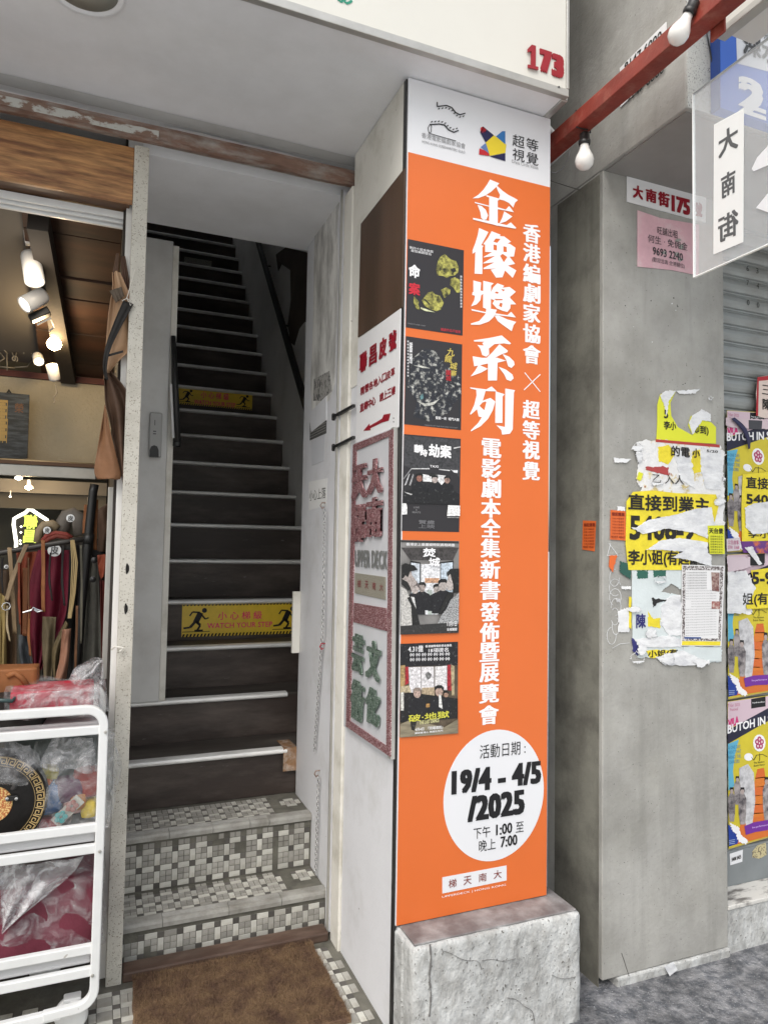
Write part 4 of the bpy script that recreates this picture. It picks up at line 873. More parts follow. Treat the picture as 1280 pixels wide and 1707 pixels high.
si = thing('shop_interior', 'leather shop room with brown boarded ceiling and beige stucco bulkhead', 'shop room', (-.5, 4, 0))
obj('shop_floor', MB().box(-3, .05, 2.66, 6, -.01, .003), M_shopd, si)
obj('side_wall', MB().box(.046, .054, 2.66, 6, 0.004, 3.2), M_shopd, si)
obj('left_wall', MB().box(-3.05, -3, 2.66, 6, 0.004, 3.2), M_shopg, si)
obj('back_wall', MB().box(-3, .045, 5.5, 5.55, 0.004, 3.2), M_shopg, si)
BYK = 4.0
zb_ = lambda x, y: at(x, y, 1, BYK).z
obj('stucco_bulkhead', MB().box(-3, .045, BYK, BYK+.1, zb_(80, 768), zb_(80, 634)), M_stucco, si)
obj('red_cornice', MB().box(-3, .045, BYK-.02, BYK+.1, zb_(80, 634)+.001, zb_(80, 624)), mat('dark_red_trim', (.10, .02, .015), .6), si)
zc1 = zb_(80, 624)
for i in range(9):
    y0 = 2.78+i*.135; za = 2.72-(2.72-zc1)*(y0-2.78)/1.22; zc_ = 2.72-(2.72-zc1)*(y0+.133-2.78)/1.22; r_ = random.uniform(-.006, .01)
    mb = MB(); xs = -.30
    mb.add([(xs, y0, za+r_), (.045, y0, za+r_), (.045, y0+.128, zc_+r_), (xs, y0+.128, zc_+r_), (xs, y0, za+r_+.02), (.045, y0, za+r_+.02), (.045, y0+.128, zc_+r_+.02), (xs, y0+.128, zc_+r_+.02)], [(0, 3, 2, 1), (4, 5, 6, 7), (0, 1, 5, 4), (1, 2, 6, 5), (2, 3, 7, 6), (3, 0, 4, 7)])
    obj('ceiling_board', mb, M_brownc, si)
obj('ceiling_beam', MB().obox((-.24, 2.78, 2.66), (-.17, BYK-.03, zc1-.01), .07, .08), M_shopd, si)
obj('ceiling_slab', MB().add([(-3, 2.7, 2.78), (.045, 2.7, 2.78), (.045, BYK, zc1+.05), (-3, BYK, zc1+.05), (-3, 2.7, 2.9), (.045, 2.7, 2.9), (.045, BYK, 2.9), (-3, BYK, 2.9)], [(0, 3, 2, 1), (4, 5, 6, 7), (0, 1, 5, 4), (1, 2, 6, 5), (2, 3, 7, 6), (3, 0, 4, 7)]), mat('grey_ceiling', (.12, .11, .10), .8), si)
obj('rear_ceiling', MB().box(-3, .045, BYK+.1, 5.5, 2.55, 2.6), M_shopg, si)
shf = thing('steel_shelf', 'long brushed steel shelf edge under the beige stucco', 'shelf', (-.4, 3.9, 2.0))
obj('edge', MB().box(-3, at(160, 780, 1, 3.9).x, 3.88, 3.9, at(80, 796, 1, 3.9).z, at(80, 777, 1, 3.9).z), M_alum, shf, .003)
obj('top_board', MB().box(-3, .03, 3.87, 3.99, at(80, 777, 1, 3.9).z+.001, at(80, 771, 1, 3.9).z), M_woodu, shf)
for k, (y0, y1, Y, c) in enumerate(((800, 822, 4.6, (.35, .33, .3)), (823, 848, 4.8, (.27, .25, .21)))):
    obj('rear_beam', MB().box(-3, .04, Y, Y+.05, at(60, y1, 1, Y).z, at(60, y0, 1, Y).z), mat('rear_beam_paint', c, .7), si)
# wrought ornament
M_iron = mat('pale_wrought_iron', (.30, .27, .22), .5, .4)
orn = thing('iron_ornament', 'scrolled wrought iron lettered ornament on the shop ceiling', 'ornament', at(40, 580, 1, 3.7))
YO = 3.9
def lp(pts, Y, ox, oy, s): return [at(ox+x/s, oy+y/s, 1, Y) for x, y in pts]
def scroll(cx_, cy_, r0, turns, Y, a0=0, sg=1):
    return [at(cx_+r0*(1-t/(turns*14))*math.cos(a0+sg*t*.449), cy_+r0*(1-t/(turns*14))*math.sin(a0+sg*t*.449), 1, Y) for t in range(int(turns*14)-1)]
mb = MB(); T_ = lambda p: lp(p, YO, 0, 427, 3.997)
for p in ([(0, 325), (160, 340)], [(0, 500), (190, 510)], [(65, 340), (62, 500)], [(155, 560), (158, 650)], [(158, 600), (210, 605)], [(208, 560), (210, 650)], [(0, 540), (30, 570), (15, 610), (50, 650)], [(45, 640), (48, 760)], [(0, 640), (30, 680), (0, 700)], [(100, 740), (180, 735), (210, 700)], [(0, 735), (100, 745)], [(80, 640), (100, 690), (110, 640)]): mb.tube(T_(p), .0035, 6)
for cx_, cy_, r_, sg in ((8, 530, 13, 1), (33, 531, 14, -1), (3, 540, 9, 1), (26, 572, 8, 1), (24, 598, 6, -1)): mb.tube(scroll(cx_, cy_, r_, 1.6, YO, 1, sg), .0035, 6)
obj('scrollwork', mb, M_iron, orn, smooth=True)
# spotlights on the track
M_spot = mat('white_lamp_housing', (.72, .71, .70), .35)
M_lit = mat('lit_lens', (1, .93, .78), .5, emit=6); M_glow = mat('lit_warm_bulb', (1, .72, .36), .5, emit=45)
def spot(px, py, qx, qy, rpx, Y, lab, m=M_lit, tilt=0, stem=None):
    "housing from back pixel p to mouth pixel q"
    t = thing('spotlight', lab, 'spotlight', at(px, py, 1, Y), 'shop ceiling spotlights')
    a = at(px, py, 1, Y); b = at(qx, qy, 1, Y-.04); r_ = (at(px+rpx, py, 1, Y)-a).length; ax_ = b-a; L = ax_.length
    obj('housing', MB().lathe(a, [(r_*.6, 0), (r_*.92, L*.06), (r_, L*.15), (r_*1.02, L), (r_*.9, L), (r_*.86, L*.93)], 24, ax_), M_spot, t, smooth=True)
    obj('lens', MB().lathe(a+ax_.normalized()*L*.94, [(r_*.85, 0), (r_*.5, .004)], 20, ax_), m, t)
    if stem:
        s_ = at(stem[0], stem[1], 1, Y); obj('arm', MB().tube([s_, s_.lerp(a, .6)+Vector((0, .01, 0)), a.lerp(b, .35)+Vector((r_*1.15, .0, 0))], .006, 8), M_spot, t, smooth=True)
        obj('driver_box', MB().obox(s_+Vector((0, 0, .0)), s_+Vector((-.012, 0, .085)), .05, .03, Vector((0, 1, 0))), M_spot, t, .003)
    return t
spot(50, 421, 58, 470, 17, 3.0, 'upright white track spotlight highest in the shop', stem=(54, 408))
spot(75, 490, 40, 508, 15, 3.15, 'sideways white track spotlight pointing left', stem=(72, 478))
spot(92, 634, 86, 608, 10, 3.6, 'small white spotlight pointing up above the stucco', M_glow)
spot(62, 592, 65, 603, 9, 3.75, 'faint lit spotlight by the iron ornament')
bk = thing('black_adapter', 'black adapter block hanging under the sideways spotlight', 'adapter', at(65, 525, 1, 3.2))
obj('block', MB().obox(at(50, 532, 1, 3.2), at(82, 518, 1, 3.2), .03, .05, Vector((0, 1, 0))), M_black, bk, .003)
obj('clip', MB().tube([at(62, 541, 1, 3.2), at(84, 530, 1, 3.2), at(90, 545, 1, 3.3), at(82, 552, 1, 3.3)], .004, 6), M_spot, bk)
g_ = thing('bare_bulb', 'glaring warm bulb in the middle of the shop ceiling', 'bulb', at(90, 576, 1, 3.5))
obj('glass', MB().lathe(at(90, 584, 1, 3.5), [(.004, 0), (.026, .012), (.032, .03), (.026, .048), (.012, .06)], 20), M_glow, g_, smooth=True)
obj('socket', MB().lathe(at(88, 560, 1, 3.5), [(.012, 0), (.015, .01), (.015, .05)], 14), M_spot, g_)
cd = MB().tube([at(93, 640, 1, 3.6), at(95, 655, 1, 3.6), at(90, 662, 1, 3.6), at(92, 670, 1, 3.6), at(89, 672, 1, 3.6)], .003, 6); tag(obj('loose_cable', cd, M_iron), 'loose pale cable hanging in front of the stucco', 'cable')
for (px, py, r_, lab) in ((45, 788, 5, 'white lit lamp behind the steel shelf'), (31, 797, 7, 'oval lit lamp under the steel shelf'), (48, 813, 7, 'warm glaring lamp above the neon sign'), (17, 828, 2, 'tiny triangular glint lamp left of the neon sign')):
    l_ = thing('rear_lamp', lab, 'lamp', at(px, py, 1, 4.4)); c = at(px, py, 1, 4.4); rm = (at(px+r_, py, 1, 4.4)-c).length
    obj('bulb', MB().lathe(c-Vector((0, 0, rm*.6)), [(.002, 0), (rm, rm*.5), (rm*.8, rm), (.003, rm*1.3)], 16), M_glow if 'warm' in lab else M_lit, l_, smooth=True)
    obj('cap', MB().lathe(c+Vector((0, 0, rm*.72)), [(rm*.5, 0), (rm*.4, .03)], 12), M_spot, l_)
def pl_lamp(px, py, Y, e, c=(1, .74, .45), r_=.04, dy=-.12):
    l = bpy.data.lights.new('lamp', 'POINT'); l.energy = e; l.color = c; l.shadow_soft_size = r_; o = bpy.data.objects.new('lamp', l); COL.objects.link(o); o.location = at(px, py, 1, Y)+Vector((0, dy, -.02))
pl_lamp(88, 576, 3.5, 2.6); pl_lamp(58, 475, 3.0, 1.0, (1, .85, .65)); pl_lamp(47, 812, 4.4, 2.5)
# black sign board
sbd = thing('black_signboard', 'black weathered board with gold characters on the stucco', 'sign', at(20, 700, 1, 3.93))
SBP = YP(3.93)
M_bb = mat('weathered_black_board', (.035, .04, .045), .6, c2=(.10, .12, .14), c2amt=.4, c2scale=10, stretch=(1, 1, 6), bump=.8)
shape('board', SBP, [(-160, 640), (49.5, 659), (46, 765), (-160, 760)], M_bb, sbd, .02)
M_gold = mat('dull_gold', (.42, .29, .10), .5, .2)
text('昌', YP(3.909), 0, 702, 26, 72, M_gold, sbd, bold=.06, heavy=.04); text('榮', YP(3.909), 32, 680, 15, 16, mat('faint_red_gold', (.18, .09, .05), .6), sbd, bold=.01)
obj('hook', MB().tube([at(12, 656, 1, 3.92), at(15, 650, 1, 3.92), at(18, 656, 1, 3.92)], .006), M_black, sbd)
# neon sign
M_neon = mat('white_neon', (1, .97, .80), .5, emit=2.6); M_neony = mat('yellow_neon', (.80, .95, .16), .5, emit=.75)
ne = thing('neon_sign', 'white neon lantern outline around yellow glowing characters', 'neon sign', at(50, 890, 1, 5.0))
nz_ = lambda p: [at(x/4.742, 820+y/4.742, 1, 5.0) for x, y in p]
obj('tube', MB().tube(nz_([(125, 460), (128, 400), (118, 330), (108, 260), (112, 212), (150, 190), (200, 165), (225, 140), (245, 138), (285, 165), (330, 195), (372, 222), (378, 250)]), .0105, 10), M_neon, ne, smooth=True)
obj('backing', MB().prism([[p+Vector((0, .03, 0)) for p in nz_([(135, 460), (125, 260), (130, 225), (240, 155), (360, 235), (330, 460)])]], Vector((0, -1, 0)), .01), M_black, ne)
text('聯', YP(4.99), 51, 870, 24, 24, M_neony, ne, bold=.03); text('昌', YP(4.99), 49.5, 894, 22, 22, M_neony, ne, bold=.03)
for x, y in ((167, 275), (165, 320), (160, 385), (162, 410), (308, 278)): obj('dot', MB().lathe(nz_([(x, y)])[0], [(.001, -.007), (.008, 0), (.001, .007)], 10), M_neon, ne)
# garment rail
rk = thing('garment_rack', 'black steel pipe rack holding leather aprons in the shop', 'rack', at(140, 1180, 1, 2.95))
RY = 2.95
A4 = lambda p, Y=RY: [at(x/4.742, 820+y/4.742, 1, Y) for x, y in p]
obj('upright', MB().tube(A4([(748, -60), (735, 0), (700, 340), (655, 800), (600, 1400), (560, 1900)]), .0165, 14), M_black, rk, smooth=True)
obj('crossbar', MB().tube(A4([(-400, 560), (0, 482), (240, 440), (480, 400), (700, 365)]), .011, 12), mat('dark_pipe', (.06, .055, .05), .35, .4), rk, smooth=True)
obj('tee_joint', MB().tube(A4([(704, 330), (695, 412)]), .020, 14), M_black, rk, smooth=True)
for x, y in ((745, 540), (735, 690)): obj('knob', MB().lathe(A4([(x, y)])[0]+Vector((0, -.03, 0)), [(.003, 0), (.012, .004), (.012, .014), (.004, .02)], 12, Vector((0, 1, 0))), M_black, rk)
def leather(n, c, c2=None): return mat(n, c, .62, spec=.3, var=.25, vscale=5, c2=c2 or tuple(v*.55 for v in c), c2amt=.42, c2scale=6, c2sharp=.2, bump=.3, bscale=90)
L_bur, L_tan, L_kha, L_gry, L_blk, L_red, L_olv = leather('burgundy_leather', (.16, .012, .03)), leather('tan_leather', (.26, .10, .035)), leather('khaki_canvas', (.20, .155, .09)), leather('slate_leather', (.10, .11, .12)), leather('black_leather', (.018, .016, .015)), leather('russet_leather', (.21, .045, .02)), leather('olive_canvas', (.085, .08, .06))
def C4(p): return [(x/4.742, 820+y/4.742) for x, y in p]
def apron(lab, l, r_, Y, m, folds=2, cat='apron', name='hanging_apron', **k):
    o = cloth(name, C4(l), C4(r_), Y, m, folds=folds, **k); tag(o, lab, cat); return o
apron('burgundy leather apron hanging in the middle of the rack', [(300, 460), (230, 700), (210, 1050), (250, 1250), (270, 1450)], [(550, 460), (545, 700), (530, 1000), (430, 1180), (330, 1400)], 3.02, L_bur, 2.5, amp=.022, seed=1)
apron('khaki apron with a pointed bib hanging behind the burgundy one', [(340, 985), (330, 1150), (350, 1480)], [(445, 990), (430, 1200), (410, 1480)], 2.98, L_kha, 1, amp=.012, seed=2)
apron('slate grey leather panel hanging lowest on the left of the rack', [(150, 1130), (150, 1300), (215, 1520)], [(215, 1130), (255, 1350), (275, 1520)], 2.99, L_gry, 1, amp=.015, seed=3)
apron('dark olive apron hanging left of the khaki one', [(255, 1100), (290, 1500)], [(345, 1100), (340, 1500)], 3.06, L_olv, 1, seed=4)
apron('grey canvas apron hanging right of the black pipe', [(700, 480), (690, 800), (660, 1200), (650, 1420)], [(775, 560), (790, 900), (805, 1250), (800, 1420)], 3.0, leather('grey_canvas', (.17, .165, .14)), 1.5, amp=.01, seed=5)
apron('dark red leather strip by the shop side wall', [(790, 700), (800, 1200), (800, 1600)], [(870, 700), (900, 1250), (915, 1700)], 2.92, leather('dark_red_leather', (.09, .015, .012)), 1, seed=6)
apron('red and orange leather flap above the dark red strip', [(770, 500), (775, 620), (800, 700)], [(880, 490), (870, 600), (830, 640)], 2.9, L_red, 1, seed=7)
apron('folded brown leather top hanging highest by the pipe', [(760, 150), (780, 320), (770, 470)], [(895, 60), (890, 240), (880, 480)], 3.1, leather('mid_brown_leather', (.15, .09, .06)), 1, seed=8)
apron('long black leather apron behind everything on the rack', [(330, 450), (300, 1500)], [(880, 350), (900, 1700)], 3.22, L_blk, 5, amp=.02, seed=9)
apron('dark brown leather hide at the far left of the rack', [(-200, 600), (-200, 1450)], [(140, 620), (140, 1450)], 3.1, leather('chocolate_leather', (.07, .04, .02)), 3, amp=.02, seed=10)
apron('russet leather apron left of the burgundy one', [(130, 480), (160, 900), (165, 1130)], [(300, 470), (225, 800), (215, 1140)], 3.08, L_red, 2, amp=.015, seed=11)
apron('yellow ochre bundle strip at the left edge', [(0, 800), (0, 1400)], [(45, 830), (48, 1440)], 2.9, leather('ochre_leather', (.26, .19, .07)), 1, seed=12)
apron('faded pink brown hide with a hole below the cords', [(490, 1090), (470, 1350), (430, 1490)], [(560, 1080), (545, 1300), (520, 1490)], 2.93, leather('pale_pink_hide', (.36, .20, .14), (.2, .08, .04)), 1, seed=13)
apron('olive apron edge curling beside the pink hide', [(520, 1020), (430, 1180), (410, 1300), (430, 1490)], [(545, 1050), (520, 1150), (480, 1250), (440, 1480)], 2.96, leather('sage_leather', (.16, .12, .06)), 1, seed=14)
def strap(lab, pts, wpx, Y, m):
    l = [(x-wpx/2, y) for x, y in pts]; r_ = [(x+wpx/2, y) for x, y in pts]
    o = cloth('leather_strap', C4(l), C4(r_), Y, m, amp=.004, folds=.5, nu=3, nv=20, th=.003); tag(o, lab, 'strap', None); return o
strap('orange tan strap looped over the crossbar right of centre', [(340, 380), (345, 640), (340, 880), (345, 950)], 32, 2.90, L_tan)
strap('khaki strap hanging straight at the left of the bar', [(75, 440), (95, 700), (118, 1120)], 36, 2.91, leather('sand_leather', (.30, .21, .12)))
strap('khaki strap crossing diagonally at the left of the bar', [(210, 415), (110, 650), (50, 860)], 40, 2.89, leather('sand_leather_dark', (.24, .17, .10)))
strap('brown buckled strap end under the russet apron', [(200, 600), (200, 900), (195, 1140)], 40, 2.92, leather('cognac_leather', (.20, .075, .03)))
strap('thin brown strap hanging beside the pipe joint', [(680, 100), (665, 330)], 30, 2.97, L_tan)
strap('second thin brown strap right of the pipe joint', [(765, 60), (755, 300), (752, 460)], 26, 2.97, L_tan)
rnd = random.Random(3); cols_ = [L_tan, L_kha, L_blk, L_red, L_olv, L_bur, leather('dark_tan', (.12, .055, .025)), leather('cream_leather', (.40, .32, .20))]
extra = ['thin dark strap end behind the crossing straps', 'narrow cord of leather beside the buckled strap', 'slim black strap before the burgundy apron', 'short cream strap tip by the key ring', 'thin olive strap left of the pipe', 'slim tan strap before the slate panel', 'narrow russet strap by the dark hide', 'thin black strap near the cords', 'slim brown strap low beside the pink hide']
for lab, x, y0, y1, ci in zip(extra, (20, 225, 400, 60, 640, 235, 150, 500, 610), (520, 520, 480, 900, 420, 900, 560, 420, 900), (800, 1000, 860, 1180, 1200, 1300, 1050, 900, 1480), (2, 6, 2, 7, 4, 0, 3, 2, 6)):
    strap(lab, [(x, y0), (x+rnd.uniform(-14, 14), (y0+y1)/2), (x+rnd.uniform(-18, 18), y1)], rnd.uniform(14, 22), 2.885, cols_[ci])
for (x, y, r_, lab) in ((557, 208, 34, 'round white badge on the grey hanging bag'), (372, 303, 31, 'round white badge on the beige hanging bag'), (430, 462, 54, 'half hidden round white badge below the crossbar'), (50, 592, 18, 'small white badge at the far left of the rack')):
    b_ = thing('round_badge', lab, 'badge', A4([(x, y)], 2.94)[0]); c = A4([(x, y)], 2.95)[0]; rm = (A4([(x+r_, y)], 2.95)[0]-c).length
    obj('disc', MB().lathe(c, [(rm, 0), (rm*.98, .003), (.002, .004)], 28, Vector((0, -1, 0))), M_white, b_); text('皮', YP(c.y-.0055), x/4.742, 820+y/4.742, r_*.26, r_*.26, ink((.1, .1, .1)), b_, bold=.02)
def bagtop(lab, pts, th_, Y, m): 
    o = obj('leather_bag', MB().tube(A4(pts, Y), th_, 10), m, smooth=True); tag(o, lab, 'bag'); return o
bagtop('grey rounded bag top hanging right of the neon sign', [(495, 330), (500, 240), (530, 190), (580, 175), (620, 200), (640, 340)], .028, 3.05, leather('taupe_leather', (.16, .14, .12)))
bagtop('beige rounded bag top hanging beside the neon sign', [(300, 400), (310, 310), (350, 260), (410, 250), (455, 290)], .016, 3.03, leather('beige_leather', (.34, .26, .16)))
bagtop('red rolled leather strap coil on the crossbar', [(335, 390), (370, 345), (440, 325), (520, 335), (570, 365)], .009, 2.96, leather('brick_leather', (.22, .04, .03)))
bagtop('inner red rolled strap coil on the crossbar', [(355, 400), (390, 370), (450, 350), (520, 360), (550, 375)], .008, 2.95, leather('brick_leather_dark', (.15, .03, .02)))
mb = MB()
for dx in (0, 14, 30, 42): mb.tube(A4([(560+dx*.6, 380), (570+dx, 560), (560+dx*.8, 800), (540+dx*.5, 1000)], 2.9), .0022+.001*(dx == 30), 6)
tag(obj('waxed_cords', mb, mat('straw_cord', (.38, .28, .13), .7)), 'straw coloured cords hanging from the crossbar', 'cord')
mb = MB().tube(A4([(180, 955), (250, 935), (262, 915), (300, 935), (335, 940), (300, 950), (270, 930)], 2.88), .004, 8); tag(obj('metal_clasp', mb, M_ch), 'shiny metal clasp hooked on the straps', 'clasp')
mb = MB().tube([A4([(50, 905)], 2.87)[0]+Vector((.014*math.cos(t), 0, .014*math.sin(t))) for t in [i*.785 for i in range(8)]], .0025, 6, True); tag(obj('key_ring', mb, M_ch), 'metal ring at the crossing of the khaki straps', 'ring')
# things by the shop post
hb = thing('hanging_apron', 'long brown and tan leather apron tied to the steel post', 'apron', at(200, 800, 1, 2.62))
Q = lambda p: [(120+x/4.49, 440+y/4.49) for x, y in p]
L_lt = leather('suntan_suede', (.42, .27, .165), (.33, .195, .11)); L_dk = leather('umber_suede', (.105, .06, .038), (.06, .032, .02)); L_mid = leather('chestnut_suede', (.25, .125, .062), (.17, .08, .038))
cloth('bib', Q([(300, 60), (305, 180), (275, 330), (255, 560), (235, 860)]), Q([(360, 60), (470, 300), (465, 620), (330, 740), (260, 840)]), 2.61, L_lt, hb, amp=.016, folds=1.3)
cloth('lower_flap', Q([(240, 850), (245, 1050), (270, 1120), (330, 1400), (390, 1680)]), Q([(290, 800), (430, 960), (440, 1160), (425, 1400), (400, 1700)]), 2.62, L_dk, hb, amp=.02, folds=1.6)
cloth('pocket', Q([(245, 1050), (180, 1440), (160, 1560), (190, 1610)]), Q([(250, 1080), (330, 1440), (375, 1600), (340, 1610)]), 2.60, L_mid, hb, amp=.012, folds=.9)
cloth('buckle_tab', Q([(280, 200), (330, 290)]), Q([(370, 170), (390, 240)]), 2.585, leather('taupe_tab', (.12, .09, .065)), hb, amp=.003)
cloth('black_strap', Q([(385, 270), (330, 390), (250, 600), (225, 760), (245, 860)]), Q([(460, 300), (400, 410), (290, 620), (255, 780), (270, 870)]), 2.575, L_blk, hb, amp=.004, folds=.3)
obj('stitch_mark', MB().prism([loop(YP(2.58), Q([(270, 675), (383, 645), (383, 662), (275, 692)]))], Vector((0, -1, 0)), .001), L_blk, hb)
obj('string', MB().tube([at(*p, 1, 2.575) for p in Q([(470, 40), (430, 190), (410, 255), (440, 310), (460, 290), (410, 255), (375, 275)])], .0016, 6), mat('white_string', (.65, .62, .56), .7), hb)
cloth('back_strap', Q([(360, -60), (380, 180)]), Q([(395, -60), (440, 200)]), 2.63, leather('dark_brown_strap', (.09, .05, .035)), hb, amp=.003)  # dark brown leather for the strap at the back
cloth('top_strap', Q([(330, -80), (300, 80)]), Q([(350, -80), (340, 100)]), 2.62, L_dk, hb, amp=.002)
cup = thing('shop_side_post', 'narrow grey aluminium door stile inside the shop opening', 'door frame', (.0, 2.8, 0))
xa = at(191, 900, 1, 2.75).x; obj('stile', MB().box(xa-.028, xa, 2.75, 2.80, 1.0, at(190, 812, 1, 2.75).z), M_alum, cup, .003)
obj('wire', MB().tube([at(203, 830, 1, 2.66), at(204, 1000, 1, 2.66), at(196, 1080, 1, 2.66), at(190, 1200, 1, 2.66)], .003, 6), M_cream, cup)
obj('tie', MB().tube([at(186, 1083, 1, 2.6), at(192, 1078, 1, 2.57), at(205, 1080, 1, 2.57), at(200, 1086, 1, 2.57)], .0035, 6), M_cream, cup)

# ================================================================== WHITE CART
CY_ = 2.35
ct = thing('trolley', 'white steel trolley with rounded corners loaded with bags', 'trolley', (-.2, 2.45, 0))
xr = .036; CPX = lambda x, y: at(x, y, 1, CY_)
zT = CPX(150, 1183).z; zB = CPX(120, 1640).z-.075
def bar(z, name='rail', x0=-1.1, x1=.028, h=.027): obj(name, MB().box(x0, x1, CY_-.006, CY_+.014, z-h/2, z+h/2), M_white, ct, .003)
zl = [CPX(150, 1218).z, CPX(150, 1381).z, CPX(150, 1416).z, CPX(120, 1588).z, CPX(120, 1626).z]
for z in zl: bar(z)
R_ = .05
path = [Vector((-1.1, CY_, zT))]+[Vector((xr-R_+R_*math.sin(t), CY_, zT-R_+R_*math.cos(t))) for t in [i*math.pi/16 for i in range(9)]]+[Vector((xr-R_+R_*math.cos(t), CY_, zB+R_-R_*math.sin(t))) for t in [i*math.pi/16 for i in range(9)]]+[Vector((xr-R_-.09, CY_, zB-.004))]
def flatbar(path, w_, d_):
    mb = MB(); n_ = len(path); vs = []
    for i, p in enumerate(path):
        a = path[min(i+1, n_-1)]-path[max(i-1, 0)]; a.normalize(); nn = Vector((a.z, 0, -a.x))
        vs += [p+nn*w_/2+Vector((0, -d_/2, 0)), p-nn*w_/2+Vector((0, -d_/2, 0)), p-nn*w_/2+Vector((0, d_/2, 0)), p+nn*w_/2+Vector((0, d_/2, 0))]
    mb.add(vs, [(i*4+k, i*4+(k+1) % 4, (i+1)*4+(k+1) % 4, (i+1)*4+k) for i in range(n_-1) for k in range(4)]+[(3, 2, 1, 0), tuple((n_-1)*4+k for k in range(4))])
    return mb
obj('end_frame', flatbar(path, .027, .024), M_white, ct, .004)
obj('end_frame', flatbar([p+Vector((0, .36, 0)) for p in path], .027, .024), M_white, ct, .004)
M_shelfg = mat('pale_grey_shelf', (.55, .55, .56), .5)
for z in (zl[0]+.006, zl[2]+.018, zl[4]+.02): obj('shelf', MB().box(-1.1, .022, CY_+.02, CY_+.35, z-.004, z+.004), M_shelfg, ct, .002)
for (a, b) in ((0, 0),): pass
obj('shelf_lip', MB().box(-1.1, .02, CY_+.34, CY_+.345, zl[0]+.01, zT-.015), M_shelfg, ct)
obj('shelf_lip', MB().box(-1.1, .02, CY_+.022, CY_+.026, zl[2]+.0145, zl[1]-.0145), M_shelfg, ct)
obj('shelf_lip', MB().box(-1.1, .02, CY_+.022, CY_+.026, zl[4]+.0145, zl[3]-.0145), M_shelfg, ct)
for x, y in ((176, 1219), (166, 1417), (154, 1623)):
    c = CPX(x, y)+Vector((0, -.013, 0)); obj('screw', MB().lathe(c, [(.005, 0), (.0045, .003), (.002, .0035), (.0018, .001)], 12, Vector((0, -1, 0))), M_alum, ct)
wz = .06
for (wx, wy) in ((-.02, CY_-.0), (-.11, CY_+.28)):
    w_ = obj('caster', MB().lathe((wx-.012, wy+.04, .05), [(.012, -.0), (.046, .002), (.05, .008), (.05, .022), (.046, .028), (.012, .03)], 28, Vector((.35, 1, 0))), M_white, ct, smooth=True)
    obj('fork', MB().box(wx-.03, wx+.02, wy+.041, wy+.079, .071, .102), M_white, w_, .004)
obj('bottom_leg', MB().obox((-1.1, CY_, zB-.03), (-.055, CY_+.001, zB-.006), .0235, .028), M_white, ct, .004)
def film(name='clear_film', a=.35, tint=(.75, .77, .78)):
    m, t, b = newmat(name); L = t.links; N = t.nodes
    b.inputs['Base Color'].default_value = (*tint, 1); b.inputs['Roughness'].default_value = .12; b.inputs['Specular IOR Level'].default_value = .8
    tc = N.new('ShaderNodeTexCoord'); n1 = N.new('ShaderNodeTexNoise'); n1.inputs['Scale'].default_value = 14; n1.inputs['Detail'].default_value = 6; n1.inputs['Distortion'].default_value = 2.5; L.new(tc.outputs['Object'], n1.inputs['Vector'])
    bn = N.new('ShaderNodeBump'); bn.inputs['Strength'].default_value = 1; bn.inputs['Distance'].default_value = .02; L.new(n1.outputs['Fac'], bn.inputs['Height']); L.new(bn.outputs[0], b.inputs['Normal'])
    n2 = N.new('ShaderNodeTexNoise'); n2.inputs['Scale'].default_value = 11; n2.inputs['Detail'].default_value = 7; n2.inputs['Distortion'].default_value = 3; L.new(tc.outputs['Object'], n2.inputs['Vector'])
    r = N.new('ShaderNodeMapRange'); r.inputs['From Min'].default_value = .42; r.inputs['From Max'].default_value = .8; r.inputs['To Min'].default_value = a*.2; r.inputs['To Max'].default_value = min(1, a*1.3); L.new(n2.outputs['Fac'], r.inputs['Value']); L.new(r.outputs[0], b.inputs['Alpha'])
    return m
M_film = film(); M_film2 = film('cloudy_film', .5, (.7, .7, .72))
C5 = lambda x, y, Y=CY_+.14: at(x/4.923, 1100+y/4.923, 1, Y)
def wrapped(lab, c, size, m, filmm=M_film, amp=.01, seed=0, fs=1.12, famp=.03, power=.35, **k):
    t = thing('wrapped_bag', lab, 'bag', c); blob('bag', c, size, m, t, amp, seed=seed, power=power, **k)
    blob('plastic_wrap', Vector(c)+Vector((0, 0, .005)), tuple(s_*fs for s_ in size), filmm, t, famp, scale=14, seed=seed+3, power=power); return t
L_crim = leather('crimson_leather', (.42, .02, .045)); L_plum = leather('plum_leather', (.17, .035, .055), (.10, .018, .03))
ra = wrapped('flat crimson bag in crinkled clear plastic on top of the trolley', C5(440, 318), (.235, .16, .082), L_crim, amp=.003, power=.04, seed=1, fs=1.10, famp=.016)
cloth('plastic_tail', [(x/4.923, 1100+y/4.923) for x, y in [(560, 180), (600, 80), (690, 30), (780, -30), (840, 0)]][::-1], [(x/4.923, 1100+y/4.923) for x, y in [(900, 430), (880, 300), (870, 200), (850, 120), (845, 20)]][::-1], CY_+.14, M_film2, ra, amp=.03, folds=2, nu=24, nv=24, th=.0005)
cloth('plastic_skirt', [(x/4.923, 1100+y/4.923) for x, y in [(140, 290), (150, 400)]], [(x/4.923, 1100+y/4.923) for x, y in [(760, 220), (905, 430)]], CY_+.05, M_film, ra, amp=.012, folds=3, nu=30, nv=12, th=.0005)
br = thing('leather_bag', 'tan leather handbag with curved handles at the left of the trolley top', 'bag', C5(20, 190, CY_+.2))
blob('body', C5(-30, 190, CY_+.22), (.24, .1, .10), L_tan, br, .003, power=.06)
for d_ in (0, .03): obj('handle', MB().tube([C5(60, 140, CY_+.2-d_), C5(120, 110, CY_+.2-d_), C5(180, 150, CY_+.2-d_), C5(225, 215, CY_+.2-d_)], .009, 8), L_tan, br, smooth=True)
